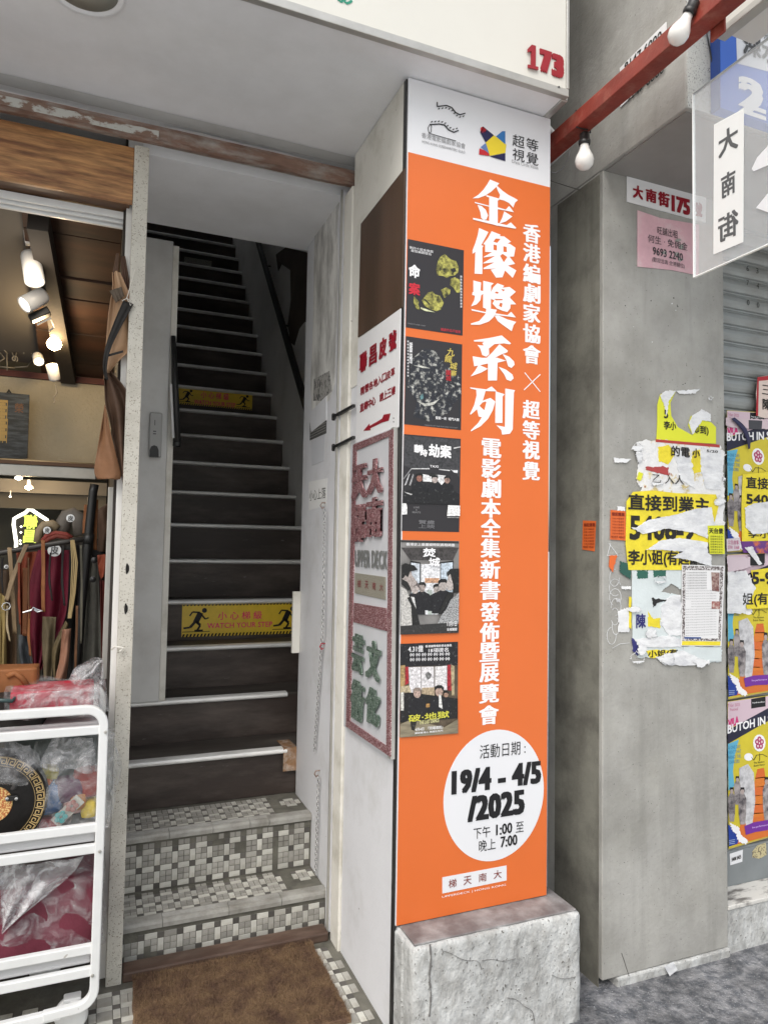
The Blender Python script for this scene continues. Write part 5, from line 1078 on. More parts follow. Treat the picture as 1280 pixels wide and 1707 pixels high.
bl = thing('leather_bag', 'black leather bag with a dark green trim in front of the tan handbag', 'bag', C5(40, 450)); blob('body', C5(-30, 450, CY_+.16), (.28, .16, .13), L_blk, bl, .004, power=.1)
obj('trim', MB().tube([C5(-60, 330, CY_+.05), C5(100, 340, CY_+.05), C5(128, 300, CY_+.07)], .006, 8), mat('dark_teal_trim', (.03, .06, .06), .4), bl, smooth=True)
# round greek key box
rb = thing('round_handbag', 'round black handbag edged with a gold greek key pattern', 'bag', CPX(10, 1350))
cR = CPX(-18, 1356)+Vector((0, .065, 0)); rR = (CPX(74, 1356)-CPX(-18, 1356)).length*1.02
obj('drum', MB().lathe(cR+Vector((0, .045, 0)), [(rR*.97, -.04), (rR, -.03), (rR, .03), (rR*.97, .04), (.001, .041)], 64, Vector((0, -1, 0))), L_blk, rb, smooth=True)
M_key = mat('gold_key_print', (.50, .36, .16), .45)
keys = MB(); n_ = 34
for i in range(n_):
    a = 2*math.pi*i/n_; u = Vector((math.sin(a), 0, math.cos(a))); t_ = Vector((math.cos(a), 0, -math.sin(a))); c = cR+Vector((0, .0035, 0))+u*rR*.86; s_ = rR*.07
    for (a0, b0), (a1, b1) in (((-1, -1), (-1, 1)), ((-1, 1), (.8, 1)), ((.8, 1), (.8, -.6)), ((.8, -.6), (-.3, -.6)), ((-.3, -.6), (-.3, .3)), ((-.3, .3), (.3, .3))):
        keys.obox(c+t_*a0*s_+u*b0*s_, c+t_*a1*s_+u*b1*s_, s_*.24, .001, Vector((0, 1, 0)))
for rr_ in (.95, .77): keys.tube([cR+Vector((0, .0035, 0))+Vector((math.sin(a), 0, math.cos(a)))*rR*rr_ for a in [i*.0982 for i in range(64)]], .0007, 4, True)
obj('greek_key_band', keys, M_key, rb)
obj('medallion', MB().lathe(cR+Vector((0, .003, 0)), [(rR*.36, 0), (rR*.35, .003), (.002, .004)], 40, Vector((0, -1, 0))), mat('orange_brocade', (.42, .13, .04), .6, speck=(.7, .5, .2), spscale=200, spthr=.5), rb)
obj('handle', MB().tube([CPX(5, 1338)+Vector((0, .09, 0)), CPX(20, 1325)+Vector((0, .07, 0)), CPX(22, 1300)+Vector((0, .07, 0)), CPX(8, 1285)+Vector((0, .08, 0))], .008, 10), leather('grey_handle', (.08, .075, .075)), rb, smooth=True)
obj('mount', MB().box(CPX(6, 1342).x, CPX(26, 1342).x, cR.y-.01, cR.y+.002, CPX(15, 1347).z, CPX(15, 1338).z), M_black, rb, .002)
for x in (8, 24): obj('stud', MB().lathe(Vector((CPX(x, 1342).x, cR.y-.011, CPX(x, 1342).z)), [(.006, 0), (.005, .004), (.001, .005)], 12, Vector((0, -1, 0))), M_ch, rb)
cb_ = thing('wrapped_bag', 'bag of bright patchwork flowers in cloudy plastic on the middle shelf', 'bag', C5(560, 1000))
blob('grey_bag', C5(420, 900, CY_+.24), (.27, .14, .27), leather('grey_fabric', (.13, .15, .14)), cb_, .012, seed=4, power=.3)
for (x, y, w_, h_, c, sd_) in ((300, 1000, .085, .07, (.50, .12, .02), 1), (400, 920, .05, .04, (.35, .30, .03), 2), (400, 1130, .08, .10, (.02, .10, .28), 3), (560, 1060, .09, .08, (.10, .03, .07), 4), (700, 1000, .08, .09, (.28, .05, .04), 5), (640, 1150, .05, .05, (.42, .17, .03), 6), (730, 1210, .045, .05, (.60, .45, .04), 7), (600, 1180, .06, .05, (.45, .28, .26), 8), (400, 1330, .05, .04, (.40, .04, .04), 9), (770, 960, .06, .06, (.02, .06, .13), 10), (260, 1060, .04, .05, (.18, .03, .04), 11), (520, 1280, .05, .04, (.22, .2, .18), 12), (330, 1130, .04, .05, (.2, .2, .19), 13)):
    blob('patch', C5(x, y, CY_+.15), (w_, .05, h_), mat('patch_cloth', c, .7, var=.25, vscale=40), cb_, .008, sub=3, seed=sd_)
def flower(px, py, c):
    c0_ = C5(px, py, CY_+.10); mb = MB()
    for i in range(5): a = i*1.2566; mb.lathe(c0_+Vector((.012*math.cos(a), -.004, .012*math.sin(a))), [(.0085, 0), (.007, .002), (.001, .003)], 10, Vector((0, -1, 0)))
    obj('flower', mb, ink(c), cb_)
obj('patchwork_strip', MB().obox(C5(450, 1345, CY_+.106), C5(660, 1140, CY_+.106), .004, .036, Vector((0, 1, 0)).cross(C5(660, 1140)-C5(450, 1345)).normalized()), mat('pastel_cloth', (.5, .55, .5), .6, c2=(.5, .38, .34), c2amt=.5, c2scale=9), cb_)
flower(500, 1290, (.06, .32, .32)); flower(590, 1200, (.32, .16, .14))
blob('plastic_wrap', C5(600, 1000, CY_+.16), (.245, .17, .30), M_film, cb_, .03, scale=12, seed=9, power=.3)
cloth('plastic_fold', [(x/4.923, 1100+y/4.923) for x, y in [(430, 640), (300, 900)]], [(x/4.923, 1100+y/4.923) for x, y in [(760, 640), (810, 930)]], CY_+.06, M_film2, cb_, amp=.02, folds=2, th=.0005)
C6 = lambda x, y, Y=CY_+.12: at(x/4, 1380+y/4, 1, Y)
blob('plastic_veil', C5(70, 850, CY_+.05), (.13, .05, .12), M_film2, rb, .03, scale=14, seed=12, power=.4)
pb = wrapped('plum leather bag in crumpled clear plastic on the bottom shelf', C6(250, 560, CY_+.17), (.36, .18, .25), L_plum, amp=.012, seed=6, fs=1.03, famp=.035, power=.12)
cloth('plastic_top', [(x/4, 1380+y/4) for x, y in [(0, 265), (0, 480), (10, 690)]], [(x/4, 1380+y/4) for x, y in [(560, 195), (480, 330), (20, 700)]], CY_+.05, film('milky_film', .8, (.8, .8, .82)), pb, amp=.018, folds=2.2, nu=26, nv=20, th=.0005)
# ================================================================== RIGHT SIDE
# gap pipes
for (px0, px1, r_, m, lab, Y) in ((937, 941, .013, mat('green_pipe', (.03, .10, .06), .5, c2=(.08, .075, .05), c2amt=.5, c2scale=6), 'green painted pipe in the dark gap beside the banner', 2.42), (925, 934, .011, mat('pale_dirty_pipe', (.22, .21, .17), .7, c2=(.08, .07, .05), c2amt=.45, c2scale=9), 'dirty pale pipe standing low in the gap beside the plinth', 2.30)):
    a, b = at(px0, 1480, 1, Y), at(px1, 250, 1, Y)
    if 'low' in lab: a, b = at(944, 1500, 1, Y), at(932, 1235, 1, Y)
    t = thing('wall_pipe', lab, 'pipe', (a.x, a.y, .1)); obj('pipe', MB().tube([Vector((a.x, Y, .02)), Vector((a.x*.5+b.x*.5, Y, (a.z+b.z)/2)), b], r_, 12), m, t, smooth=True)
    obj('collar', MB().lathe(b-Vector((0, 0, .02)), [(r_*1.25, 0), (r_*1.25, .03)], 12), m, t)
tag(obj('conduit_elbow', MB().tube([at(905, 215, 1, 2.15), at(914, 213, 1, 2.12), at(922, 222, 1, 2.12), at(924, 240, 1, 2.12), at(920, 258, 1, 2.12)], .011, 12), M_white, smooth=True), 'white plastic conduit elbow sticking out behind the banner top', 'pipe')
cdt = MB(); a, b = at(926, 262, 0, 1.545), at(1010, 182, 0, 1.545); cdt.tube([a+(a-b)*.3, a, b, b+(b-a)*1.6], .011, 12)
tag(obj('conduit', cdt, M_white, smooth=True), 'white plastic conduit running under the red steel tube', 'pipe')
for (p, lab) in (([(916, 285), (925, 288), (938, 280), (947, 265), (950, 250)], 'thin grey wire looping behind the banner edge'), ([(915, 300), (940, 308), (968, 317)], 'thin pale wire crossing the dark gap')):
    tag(obj('loose_wire', MB().tube([at(x, y, 1, 2.08) for x, y in p], .0014, 5), GRY if 'grey' in lab else M_wall_dark, smooth=True), lab, 'wire')
# red tube
M_redp = mat('red_oxide_paint', (.23, .035, .022), .5, var=.25, vscale=10, c2=(.30, .10, .07), c2amt=.25, c2scale=24, bump=.4, bscale=50)
rt = thing('red_steel_tube', 'red painted square steel tube running out to the street', 'steel tube', (1.5, 1.8, 2.97))
X_ = 1.5; a, b = at(920, 243, 0, X_), at(1160, 22, 0, X_); zc_ = (a.z+b.z)/2; zh = .030
obj('tube', MB().box(X_-.030, X_+.030, .55, 2.2, a.z-.035+.0, a.z+.022), M_redp, rt, .003)
zr0, zr1 = a.z-.035, a.z+.022
lug = obj('lug', MB().box(X_+.034, X_+.042, at(1195, 20, 0, X_+.04).y-.03, at(1195, 20, 0, X_+.04).y+.02, zr0-.03, zr1), M_redp, rt, .004)
def bulb(lab, cx_, cy_, tilt, scale=1.0, neckpx=None, X=1.5, capdir=None):
    c = at(cx_, cy_, 0, X); t = thing('light_bulb', lab, 'light bulb', c, 'opal bulbs hung on the red tube')
    r_ = .0325*scale; ax_ = capdir.normalized()
    prof = [(.001, -r_), (r_*.5, -r_*.87), (r_*.87, -r_*.5), (r_, 0), (r_*.93, r_*.4), (r_*.72, r_*.85), (r_*.52, r_*1.3), (r_*.46, r_*1.75)]
    obj('glass', MB().lathe(c, prof, 32, ax_), mat('opal_glass', (.80, .79, .76), .12, spec=.6, coat=.5), t, smooth=True)
    obj('collar', MB().lathe(c, [(r_*.47, r_*1.76), (r_*.5, r_*1.9), (r_*.47, r_*2.0)], 24, ax_), M_white, t, smooth=True)
    obj('socket', MB().lathe(c, [(r_*.56, r_*1.75), (r_*.62, r_*1.9), (r_*.62, r_*2.2), (r_*.52, r_*2.25), (r_*.52, r_*2.9), (r_*.4, r_*3.05), (.003, r_*3.1)], 24, ax_), M_black, t, smooth=True)
    e = c+ax_*r_*3.1; obj('cord', MB().tube([e-ax_*.01, Vector((e.x*.5+X*.5, e.y+.004, (e.z+zr0)/2)), Vector((X+.0325, e.y+.01, zr0)), Vector((X+.0325, e.y+.01, zr1+.002)), Vector((X-.0325, e.y+.005, zr1+.003)), Vector((X-.0325, e.y, zr0-.002)), Vector((X+.01, e.y-.005, zr0-.003))][:2 if scale < 1 else 99], .0026, 8), M_black, t, smooth=True)
    return t
bulb('opal light bulb hanging on a black cord below the red tube', 974, 268, 0, 1.0, capdir=Vector((0, 0, 1)), X=1.505)
bulb('nearest opal light bulb tilted against the top of the red tube', 1131, 56, 0, 0.9, capdir=Vector((.24, -.42, .85)), X=1.44)
# number sign on the beam side
n1 = shape('number_sign', XP(1.636), [(1034, 113), (1111, 36), (1112, 104), (1035, 178)], M_enam, None, .003); tag(n1, 'white phone number sign on the beam side behind the red tube', 'sign')
text('9147 6000', XP(1.6325), 1071, 85, 62, 14, ink((.012, .012, .012)), n1, bold=.015)
text('9147 6000', XP(1.6325), 1075, 139, 62, 14, ink((.012, .012, .012)), n1, bold=.015)
# 175 sign
PF = YP(1.9815)
n2 = shape('street_number_sign', PF, [(1044, 290), (1176, 325), (1175, 371), (1044, 336)], M_enam, None, .003); tag(n2, 'white street number sign reading 175 on the concrete pillar', 'sign')
N2 = YP(1.978)
for ch, x, y, w_, h_ in (('大', 1063, 320, 17, 22), ('南', 1085, 326, 18, 22), ('街', 1106, 332, 19, 24), ('175', 1134.5, 342, 31, 27), ('號', 1164, 349, 12, 24)): text(ch, N2, x, y, w_, h_, M_dred, n2, bold=.03, heavy=.02)
n3 = shape('pink_notice', PF, [(1062, 350), (1100, 363), (1165, 374), (1164, 459), (1120, 450), (1062, 444)], mat('pink_paper', (.66, .40, .45), .75, var=.1, vscale=12, bump=.6, bscale=25, c2=(.6, .5, .5), c2amt=.25, c2scale=12), None, .001); tag(n3, 'pink paper notice with phone number under the 175 sign', 'notice')
N3 = YP(1.9795); DK = ink((.05, .045, .05))
text('旺舖出租', N3, 1112.5, 387, 34, 13, DK, n3, bold=-.005); text('何生 · 免佣金', N3, 1113, 404, 66, 13, DK, n3, bold=-.005); text('9693 2240', N3, 1113, 423, 50, 13, DK, n3, bold=.01); text('(歡迎洽詢 全港舖位)', N3, 1114, 438, 54, 9, DK, n3, bold=-.005)
for (x, y) in ((1130, 400), (1136, 411), (1128, 424), (1134, 432), (1108, 421)): shape('worn_spot', YP(1.9788), [(x+random.uniform(3, 6)*math.cos(t), y+random.uniform(2, 5)*math.sin(t)) for t in [i*.9 for i in range(7)]], M_conc, n3, .0002)

# ---- flyers on the pillar face (zoomed pixels -> photo pixels)
SC = 3.2206
def Zf(p): return bz(p, 940, 600, SC)
def jag(pts, amp=4, sub=5, seed=0, closed=True):
    rnd = random.Random(seed); out = []; n_ = len(pts); sub = sub*2
    for i in range(n_):
        a, b = pts[i], pts[(i+1) % n_]
        for k in range(sub): f = k/sub; out.append((a[0]+(b[0]-a[0])*f+(rnd.gauss(0, amp*.6)*rnd.choice((.4, 1, 1.5)) if k else 0), a[1]+(b[1]-a[1])*f+(rnd.gauss(0, amp*.6)*rnd.choice((.4, 1, 1.5)) if k else 0)))
    return out
M_yel = mat('yellow_flyer_paper', (.76, .63, .03), .55, var=.12, vscale=14, bump=1.6, bscale=16)
M_lime = mat('lime_flyer_paper', (.68, .70, .03), .55, var=.05)
M_paper = mat('torn_white_paper', (.72, .73, .745), .7, var=.10, vscale=22, bump=1.1, bscale=18, c2=(.56, .57, .60), c2amt=.34, c2scale=14, c2sharp=.10, stretch=(1, 1, 2))
M_orf = mat('orange_sticker_paper', (.66, .13, .025), .6, var=.08); M_pale = mat('pale_blue_paper', (.60, .66, .67), .6, var=.08, vscale=10, bump=.4)
M_tornmix = mat('layered_torn_paper', (.74, .74, .74), .7, c2=(.62, .50, .22), c2amt=.34, c2scale=15, c2sharp=.03, speck=(.35, .12, .11), spscale=30, spthr=.70, bump=1.2, bscale=30)
YF = 1.9815
def flyer(lab, pts, m, k, cat='flyer', th=.0008, jg=0, name='flyer', seed=1):
    P_ = Zf(jag(pts, jg, 6, seed) if jg else pts)
    o = shape(name, YP(YF-.0012*k), P_, m, None, (.0018 if m is M_paper else th)); tag(o, lab, cat); return o
def FT(k): return YP(YF-.0012*k-.001)
def ft(s_, k, x, y, w_, h_, o, m=None, **kw): return text(s_, FT(k), 940+x/SC, 600+y/SC, w_/SC, h_/SC, m or BLKP, o, **kw)
BLKP = ink((.02, .018, .016), .6)
f = flyer('lime flyer with a torn out middle, highest on the pillar', [(515, 185), (560, 165), (600, 165), (570, 230), (575, 300), (610, 360), (690, 405), (665, 350), (680, 300), (740, 320), (790, 335), (815, 360), (815, 450), (650, 440), (495, 425), (500, 330), (500, 240)], M_lime, 0)
ft('李小', 0, 568, 352, 66, 46, f, bold=.02); ft('即到)', 0, 733, 378, 84, 52, f, bold=.02); ft('5', 0, 547, 290, 22, 46, f, bold=.02)
for n_, (pts, lab) in enumerate((([(515, 190), (545, 165), (600, 165), (560, 220), (550, 300), (540, 250), (525, 215)], 'white torn curl on the left horn of the lime flyer'), ([(600, 165), (730, 155), (700, 180), (620, 182)], 'long white paper sliver above the lime flyer'), ([(670, 340), (690, 295), (740, 265), (785, 290), (785, 330), (740, 325), (715, 360), (690, 400)], 'white torn curl on the right of the lime flyer'), ([(262, 525), (360, 533), (330, 552), (272, 550)], 'small jagged white scrap left of the torn flyers'), ([(285, 785), (325, 790), (325, 812), (285, 808)], 'small white scrap above the orange sticker'), ([(305, 1215), (360, 1215), (358, 1232), (308, 1230)], 'thin white strip left of the pale poster'), ([(290, 1350), (345, 1330), (348, 1460), (290, 1462)], 'narrow white torn strip left of the pale poster foot'))):
    flyer(lab, pts, M_paper, 1, 'paper scrap', jg=2.5, name='paper_scrap', seed=n_+3)
f = flyer('layered torn white and orange papers above the big yellow flyer', [(388, 440), (495, 425), (650, 440), (835, 455), (862, 500), (850, 600), (862, 700), (855, 905), (700, 880), (560, 720), (420, 705), (385, 640), (400, 560)], M_tornmix, .6, jg=7, seed=11)
f2 = flyer('dark red printed strip along the top of the layered papers', [(492, 425), (835, 455), (835, 470), (492, 440)], ink((.42, .05, .04)), 1.2)
for n_, (pts, m, lab) in enumerate((([(500, 470), (560, 455), (600, 500), (560, 560), (510, 545)], M_yel, 'orange yellow torn piece in the layered papers'), ([(690, 490), (730, 480), (735, 600), (700, 610), (680, 560)], M_yel, 'right yellow torn piece in the layered papers'), ([(735, 470), (838, 480), (850, 560), (840, 700), (760, 690), (735, 600)], M_paper, 'clean white torn paper at the pillar edge'), ([(590, 500), (640, 480), (690, 560), (700, 690), (620, 640)], M_paper, 'white peeled strip down the middle of the layered papers'), ([(440, 572), (560, 575), (560, 620), (440, 590)], ink((.4, .06, .06)), 'torn red printed strip in the layered papers'), ([(400, 600), (425, 610), (410, 650), (392, 640)], M_lime, 'tiny lime scrap left of the layered papers'))):
    o = flyer(lab, pts, m, 1.2+n_*.15, 'paper scrap', jg=3, name='paper_scrap', seed=20+n_)
ft('的電', 2.4, 625, 492, 100, 56, f, bold=.02); ft('小', 2.4, 708, 500, 40, 50, f, bold=.02); ft('乙 入人', 2.4, 560, 640, 170, 50, f, bold=.0); ft('5/20', 2.6, 795, 490, 60, 14, f, bold=.01)
f = flyer('big yellow flyer with a phone number under white peeled paper', [(335, 760), (370, 708), (480, 700), (600, 715), (815, 722), (830, 780), (810, 860), (770, 1000), (700, 1050), (660, 1128), (345, 1128), (330, 990)], M_yel, 2.6, seed=31)
ft('直接到業主', 2.8, 568, 772, 436, 86, f, bold=.025); ft('5408-9', 2.8, 530, 905, 350, 130, f, bold=.03); ft('李小姐(有匙即到', 2.8, 570, 1068, 440, 92, f, bold=.022)
for n_, (pts, lab) in enumerate((([(370, 910), (450, 860), (600, 830), (700, 800), (790, 790), (810, 900), (690, 890), (560, 900), (430, 925)], 'upper white peeled strip across the yellow flyer'), ([(360, 900), (420, 935), (560, 905), (700, 930), (770, 960), (770, 880), (640, 880), (450, 900)], 'grey white fold under the upper peeled strip'), ([(440, 1020), (520, 970), (620, 955), (770, 980), (770, 1070), (700, 1050), (600, 1060), (640, 1030), (520, 1020)], 'lower white peeled strip across the yellow flyer'), ([(580, 1060), (700, 1000), (790, 1050), (790, 1110), (700, 1080)], 'white torn triangle at the foot of the yellow flyer'))):
    flyer(lab, pts, M_paper, 4.2+n_*.5, 'paper scrap', jg=2.2, name='paper_scrap', seed=40+n_)
f = flyer('small bright yellow flyer at the pillar edge', [(770, 890), (858, 888), (862, 1042), (782, 1042)], M_lime, 6.4)
ft('天台景', 6.4, 815, 918, 76, 30, f, bold=.02)
for i in range(7): ft('出租单位全包', 6.4, 818, 948+i*14, 66, 9, f, bold=.0)
for (x0, y0, x1, y1, lab, XX) in ((247, 805, 330, 970, 'orange sticker at the left of the yellow flyer', None),):
    f = flyer(lab, [(x0+3, y0), (x1, y0+8), (x1, y1), (x0, y1-6)], M_orf, 1.6, 'sticker')
    ft('裝記搬屋', 1.6, 290, 828, 68, 20, f, m=ink((.2, .02, .01)), bold=.02)
    for i in range(6): ft('冷氣水電維修', 1.6, 289, 852+i*16, 66, 10, f, m=ink((.25, .03, .01)), bold=.0)
    ft('9237 4561', 1.6, 289, 951, 72, 12, f, m=ink((.2, .02, .01)), bold=.01)
SX = XP(1.6365)
fo = shape('sticker', SX, Zf([(102, 862), (172, 865), (165, 1028), (98, 1018)]), M_orf, None, .0008); tag(fo, 'orange sticker on the darker left side of the concrete pillar', 'sticker')
text('裝記搬屋', XP(1.6355), 940+138/SC, 600+885/SC, 60/SC, 20/SC, ink((.2, .02, .01)), fo, bold=.02)
for i in range(6): text('冷氣水電維修', XP(1.6355), 940+135/SC, 600+(908+i*16)/SC, 56/SC, 10/SC, ink((.25, .03, .01)), fo, bold=0)
text('9237 4561', XP(1.6355), 940+132/SC, 600+1004/SC, 56/SC, 11/SC, ink((.2, .02, .01)), fo, bold=.01)
# pale poster lower
f = flyer('pale torn poster under the big yellow flyer', [(362, 1128), (640, 1128), (640, 1240), (575, 1200), (520, 1245), (620, 1262), (630, 1540), (845, 1540), (845, 1620), (740, 1630), (620, 1600), (400, 1600), (368, 1560)], M_pale, .8, jg=3, seed=50)
ft('陳', 1.2, 412, 1402, 52, 78, f, m=ink((.03, .03, .16)), bold=.02); ft('小姐(有', 1.2, 530, 1578, 160, 44, f, bold=.03)
for n_, (pts, m, lab) in enumerate((([(390, 1130), (450, 1130), (450, 1172), (395, 1176)], ink((.03, .12, .09)), 'dark green scrap at the top left of the pale poster'), ([(480, 1130), (545, 1130), (545, 1165), (480, 1168)], ink((.03, .12, .09)), 'dark green scrap at the top middle of the pale poster'), ([(450, 1350), (480, 1390), (515, 1385), (515, 1440), (450, 1430)], M_yel, 'yellow scrap beside the navy character'), ([(440, 1560), (600, 1555), (600, 1600), (460, 1600)], M_yel, 'yellow strip at the foot of the pale poster'), ([(365, 1490), (400, 1530), (395, 1590), (365, 1560)], ink((.03, .03, .15)), 'navy scrap at the lower left of the pale poster'),
    ([(520, 1320), (575, 1265), (625, 1262), (628, 1480), (560, 1480), (520, 1420)], M_paper, 'white blank sheet left of the small print notice'), ([(380, 1500), (560, 1480), (628, 1500), (628, 1545), (400, 1540)], M_paper, 'white torn band near the foot of the pale poster'), ([(490, 1595), (640, 1560), (760, 1620), (700, 1640), (540, 1640)], M_paper, 'lowest white torn scrap on the pillar'), ([(470, 1280), (560, 1290), (500, 1305), (480, 1330)], ink((.02, .02, .02)), 'black brush stroke scrap on the pale poster'), ([(348, 1270), (362, 1275), (360, 1445), (348, 1440)], M_yel, 'narrow yellow edge strip on the pillar'), ([(300, 1080), (362, 1100), (355, 1180), (300, 1140)], ink((.03, .1, .08)), 'dark green torn scrap below the orange sticker'), ([(245, 1050), (285, 1050), (270, 1100), (262, 1140), (240, 1110)], M_orf, 'small torn orange scrap below the orange sticker'), ([(640, 1540), (840, 1545), (842, 1618), (720, 1625), (640, 1600)], M_pale, 'pale blue dotted scrap under the small print notice'))):
    flyer(lab, pts, m, 1.3+n_*.12, 'paper scrap', jg=3, name='paper_scrap', seed=60+n_)
f = flyer('tall small print notice with a patterned border', [(632, 1100), (862, 1105), (845, 1538), (628, 1535)], M_enam, 4.0, 'notice')
bm2 = mat('speckled_border_print', (.10, .08, .08), .6, speck=(.6, .58, .58), spscale=190, spthr=.5)
obj('patterned_border', MB().prism([loop(FT(4.0), Zf([(637, 1105), (856, 1110), (840, 1510), (634, 1508)])), loop(FT(4.0), Zf([(652, 1128), (838, 1130), (828, 1496), (648, 1496)]))], Vector((0, -1, 0)), .0002), bm2, f)
shape('yellow_strip', FT(4), Zf([(634, 1510), (840, 1512), (839, 1534), (632, 1532)]), M_yel, f, .0002); shape('blue_strip', FT(4), Zf([(645, 1488), (735, 1489), (735, 1498), (645, 1498)]), ink((.05, .09, .25)), f, .0002)
shape('photo', FT(4.2), Zf([(790, 1140), (835, 1142), (832, 1245), (795, 1240)]), mat('dark_red_photo', (.13, .03, .03), .5, c2=(.5, .4, .35), c2amt=.4, c2scale=60), f, .0002); shape('photo', FT(4.2), Zf([(793, 1296), (838, 1297), (836, 1338), (792, 1338)]), mat('small_photo', (.3, .1, .09), .5, c2=(.6, .5, .45), c2amt=.4, c2scale=70), f, .0002)
for i in range(25):
    yy = 1142+i*14; ft(('文化藝術節目通告詳情請參閱' if i < 7 else 'details of the programme and the venue follow here'), 4, 710 if i < 7 else 735, yy, 110 if i < 7 else 165-(60 if 10 < i < 14 else 0), 8 if i < 7 else 7, f, m=GRY, bold=.0)
# small torn remnants around the flyers
rnd = random.Random(77)
spots_ = [('jagged white remnant beside the layered torn papers', 395, 470), ('white shred at the left edge of the layered papers', 405, 520), ('crumpled white tatter above the big yellow flyer', 500, 660), ('curled white tatter above the number row', 650, 680), ('white tatter at the right edge over the yellow flyer', 835, 760),
 ('pinkish white tatter at the lower right of the yellow flyer', 760, 1060), ('white tatter hanging below the pale poster', 560, 1610), ('white tatter at the foot of the pale poster left side', 395, 1600), ('white tatter below the small print notice', 740, 1625), ('little white chip right above the lime flyer', 785, 205),
 ('grey white remnant over the lower part of the pale poster', 470, 1470), ('white remnant left of the navy character', 378, 1340), ('white remnant right of the navy scrap', 420, 1560), ('little white chip at the right edge of the layered papers', 858, 640), ('white chip under the thin white strip', 290, 1290), ('white shred over the dark green scraps', 520, 1180)]
for i, (lab, x, y) in enumerate(spots_):
    r1, r2 = rnd.uniform(16, 44), rnd.uniform(12, 34)
    if 'chip' in lab: r1, r2 = 9, 8
    pts = [(x+r1*math.cos(t)*rnd.uniform(.6, 1.3), y+r2*math.sin(t)*rnd.uniform(.6, 1.3)) for t in [k*.7 for k in range(9)]]
    flyer(lab, pts, M_paper, 5.0+.1*i, 'paper scrap', jg=4, name='paper_scrap', seed=200+i)
# graffiti line
gm = []
rnd = random.Random(5); pts = [(240, 985), (290, 1050), (232, 1050), (250, 985)]
stroke(YP(1.9812), Zf(pts), .8, M_paper, cp, 0, 'scribble')
for k in range(7):
    cx_, cy_ = 262+rnd.uniform(-8, 18), 1170+k*52
    stroke(YP(1.9812), Zf([(cx_+(26+6*math.sin(k))*math.cos(t), cy_+46*math.sin(t)) for t in [i*.45+k for i in range(12)]]), .7, M_paper, cp, 0, 'scribble')
stroke(YP(1.9812), Zf([(260, 1548), (300, 1525), (350, 1520)]), .7, M_paper, cp, 0, 'scribble')
# chips on pillar foot
tag(obj('paper_scrap', MB().prism([loop(YP(1.9625), [(1107, 1612), (1122, 1604), (1129, 1617), (1116, 1628)])], Vector((0, -1, 0)), .001), M_paper), 'white paper scrap at the foot of the concrete pillar', 'paper scrap')
for i in range(15):
    x, y = random.uniform(1040, 1190), random.choice([random.gauss(634, 8), random.uniform(480, 600)]); s_ = random.uniform(.6, 1.3)
    shape('pit', YP(1.9825), [(x+s_*math.cos(t)*random.uniform(.6, 1.3), y+s_*math.sin(t)) for t in [k*1.05 for k in range(6)]], BLK if i % 4 else M_paper, cp, .0002)
stroke(YP(1.9825), [(1036, 1590), (1041, 1605), (1048, 1627)], .8, BLK, cp, 0, 'crack')

# ---- shutter
SY = 2.12
sh = thing('roller_shutter', 'grey slatted steel roller shutter right of the concrete pillar', 'shutter', (2.8, SY, .17))
M_slat = mat('dusty_shutter_steel', (.33, .35, .35), .5, .35, var=.12, vscale=7, c2=(.25, .25, .235), c2amt=.4, c2scale=5, speck=(.12, .12, .11), spscale=60, spthr=.73, bump=.3, stretch=(.5, 1, 1))
slm = None; PITCH = .0705; z0 = at(1215, 437, 1, SY).z
prof = [(0, .0), (-.006, .004), (-.012, .016), (-.014, .030), (-.012, .044), (-.006, .054), (.0, .058), (.0, .060), (-.004, .062), (-.004, .068), (.001, .0705)]
mb = MB(); vs = []
for x in (0, 1.5): vs += [(x, a, b) for a, b in prof]
n_ = len(prof); mb.add(vs, [(i, i+n_, i+n_+1, i+1) for i in range(n_-1)])
mes = bpy.data.meshes.new('slat'); mes.from_pydata(mb.v, [], mb.f); mes.materials.append(M_slat)
nsl = int((z0-.19)/PITCH)+5
for k in range(nsl):
    o = bpy.data.objects.new('slat', mes); COL.objects.link(o); o.location = (2.2235, SY+random.uniform(-.001, .001), .19+k*PITCH); o.parent = sh; o.matrix_parent_inverse = WM(sh).inverted()
obj('bottom_bar', MB().box(2.2235, 3.72, SY-.012, SY+.02, .176, .19), M_slat, sh)
obj('gap_backing', MB().box(2.2235, 3.72, SY+.004, SY+.02, .191, 3.2), M_blackmatt, sh)
SHF = YP(SY-.0145)
for s_, x, y in (('6', 1246, 447), ('3', 1262, 451), ('7', 1246, 471), ('4', 1263, 476), ('0', 1247, 504), ('0', 1263.5, 508)): text(s_, SHF, x, y, 4, 9, BLKP, sh, bold=0, lift=.0005)
bs = thing('shop_step', 'marble topped whitewashed step below the roller shutter', 'step', (2.8, 2.05, 0))
obj('riser', MB().box(2.226, 3.72, 1.990, 2.14, -.01, .158), M_whitewash, bs, .004)
obj('marble_top', MB().box(2.226, 3.72, 1.985, 2.14, .159, .1745), mat('veined_marble', (.60, .59, .56), .35, c2=(.16, .15, .14), c2amt=.36, c2scale=9, c2sharp=.06, stretch=(1, 3, 1)), bs, .003)
obj('bottom_sheet', MB().box(2.2235, 3.72, 2.100, 2.104, .1752, at(1240, 1415, 1, 2.1).z), mat('grey_sheet', (.20, .22, .23), .5, var=.1), sh)
o = shape('paper_label', YP(2.0990), [(1216, 1424), (1238, 1417), (1237, 1437), (1217, 1443)], M_wh, None, .0005); tag(o, 'small white label at the foot of the shutter', 'label'); text('5408 5425', YP(2.0982), 1227, 1431, 16, 6, BLKP, o, bold=.02, skew=.1)
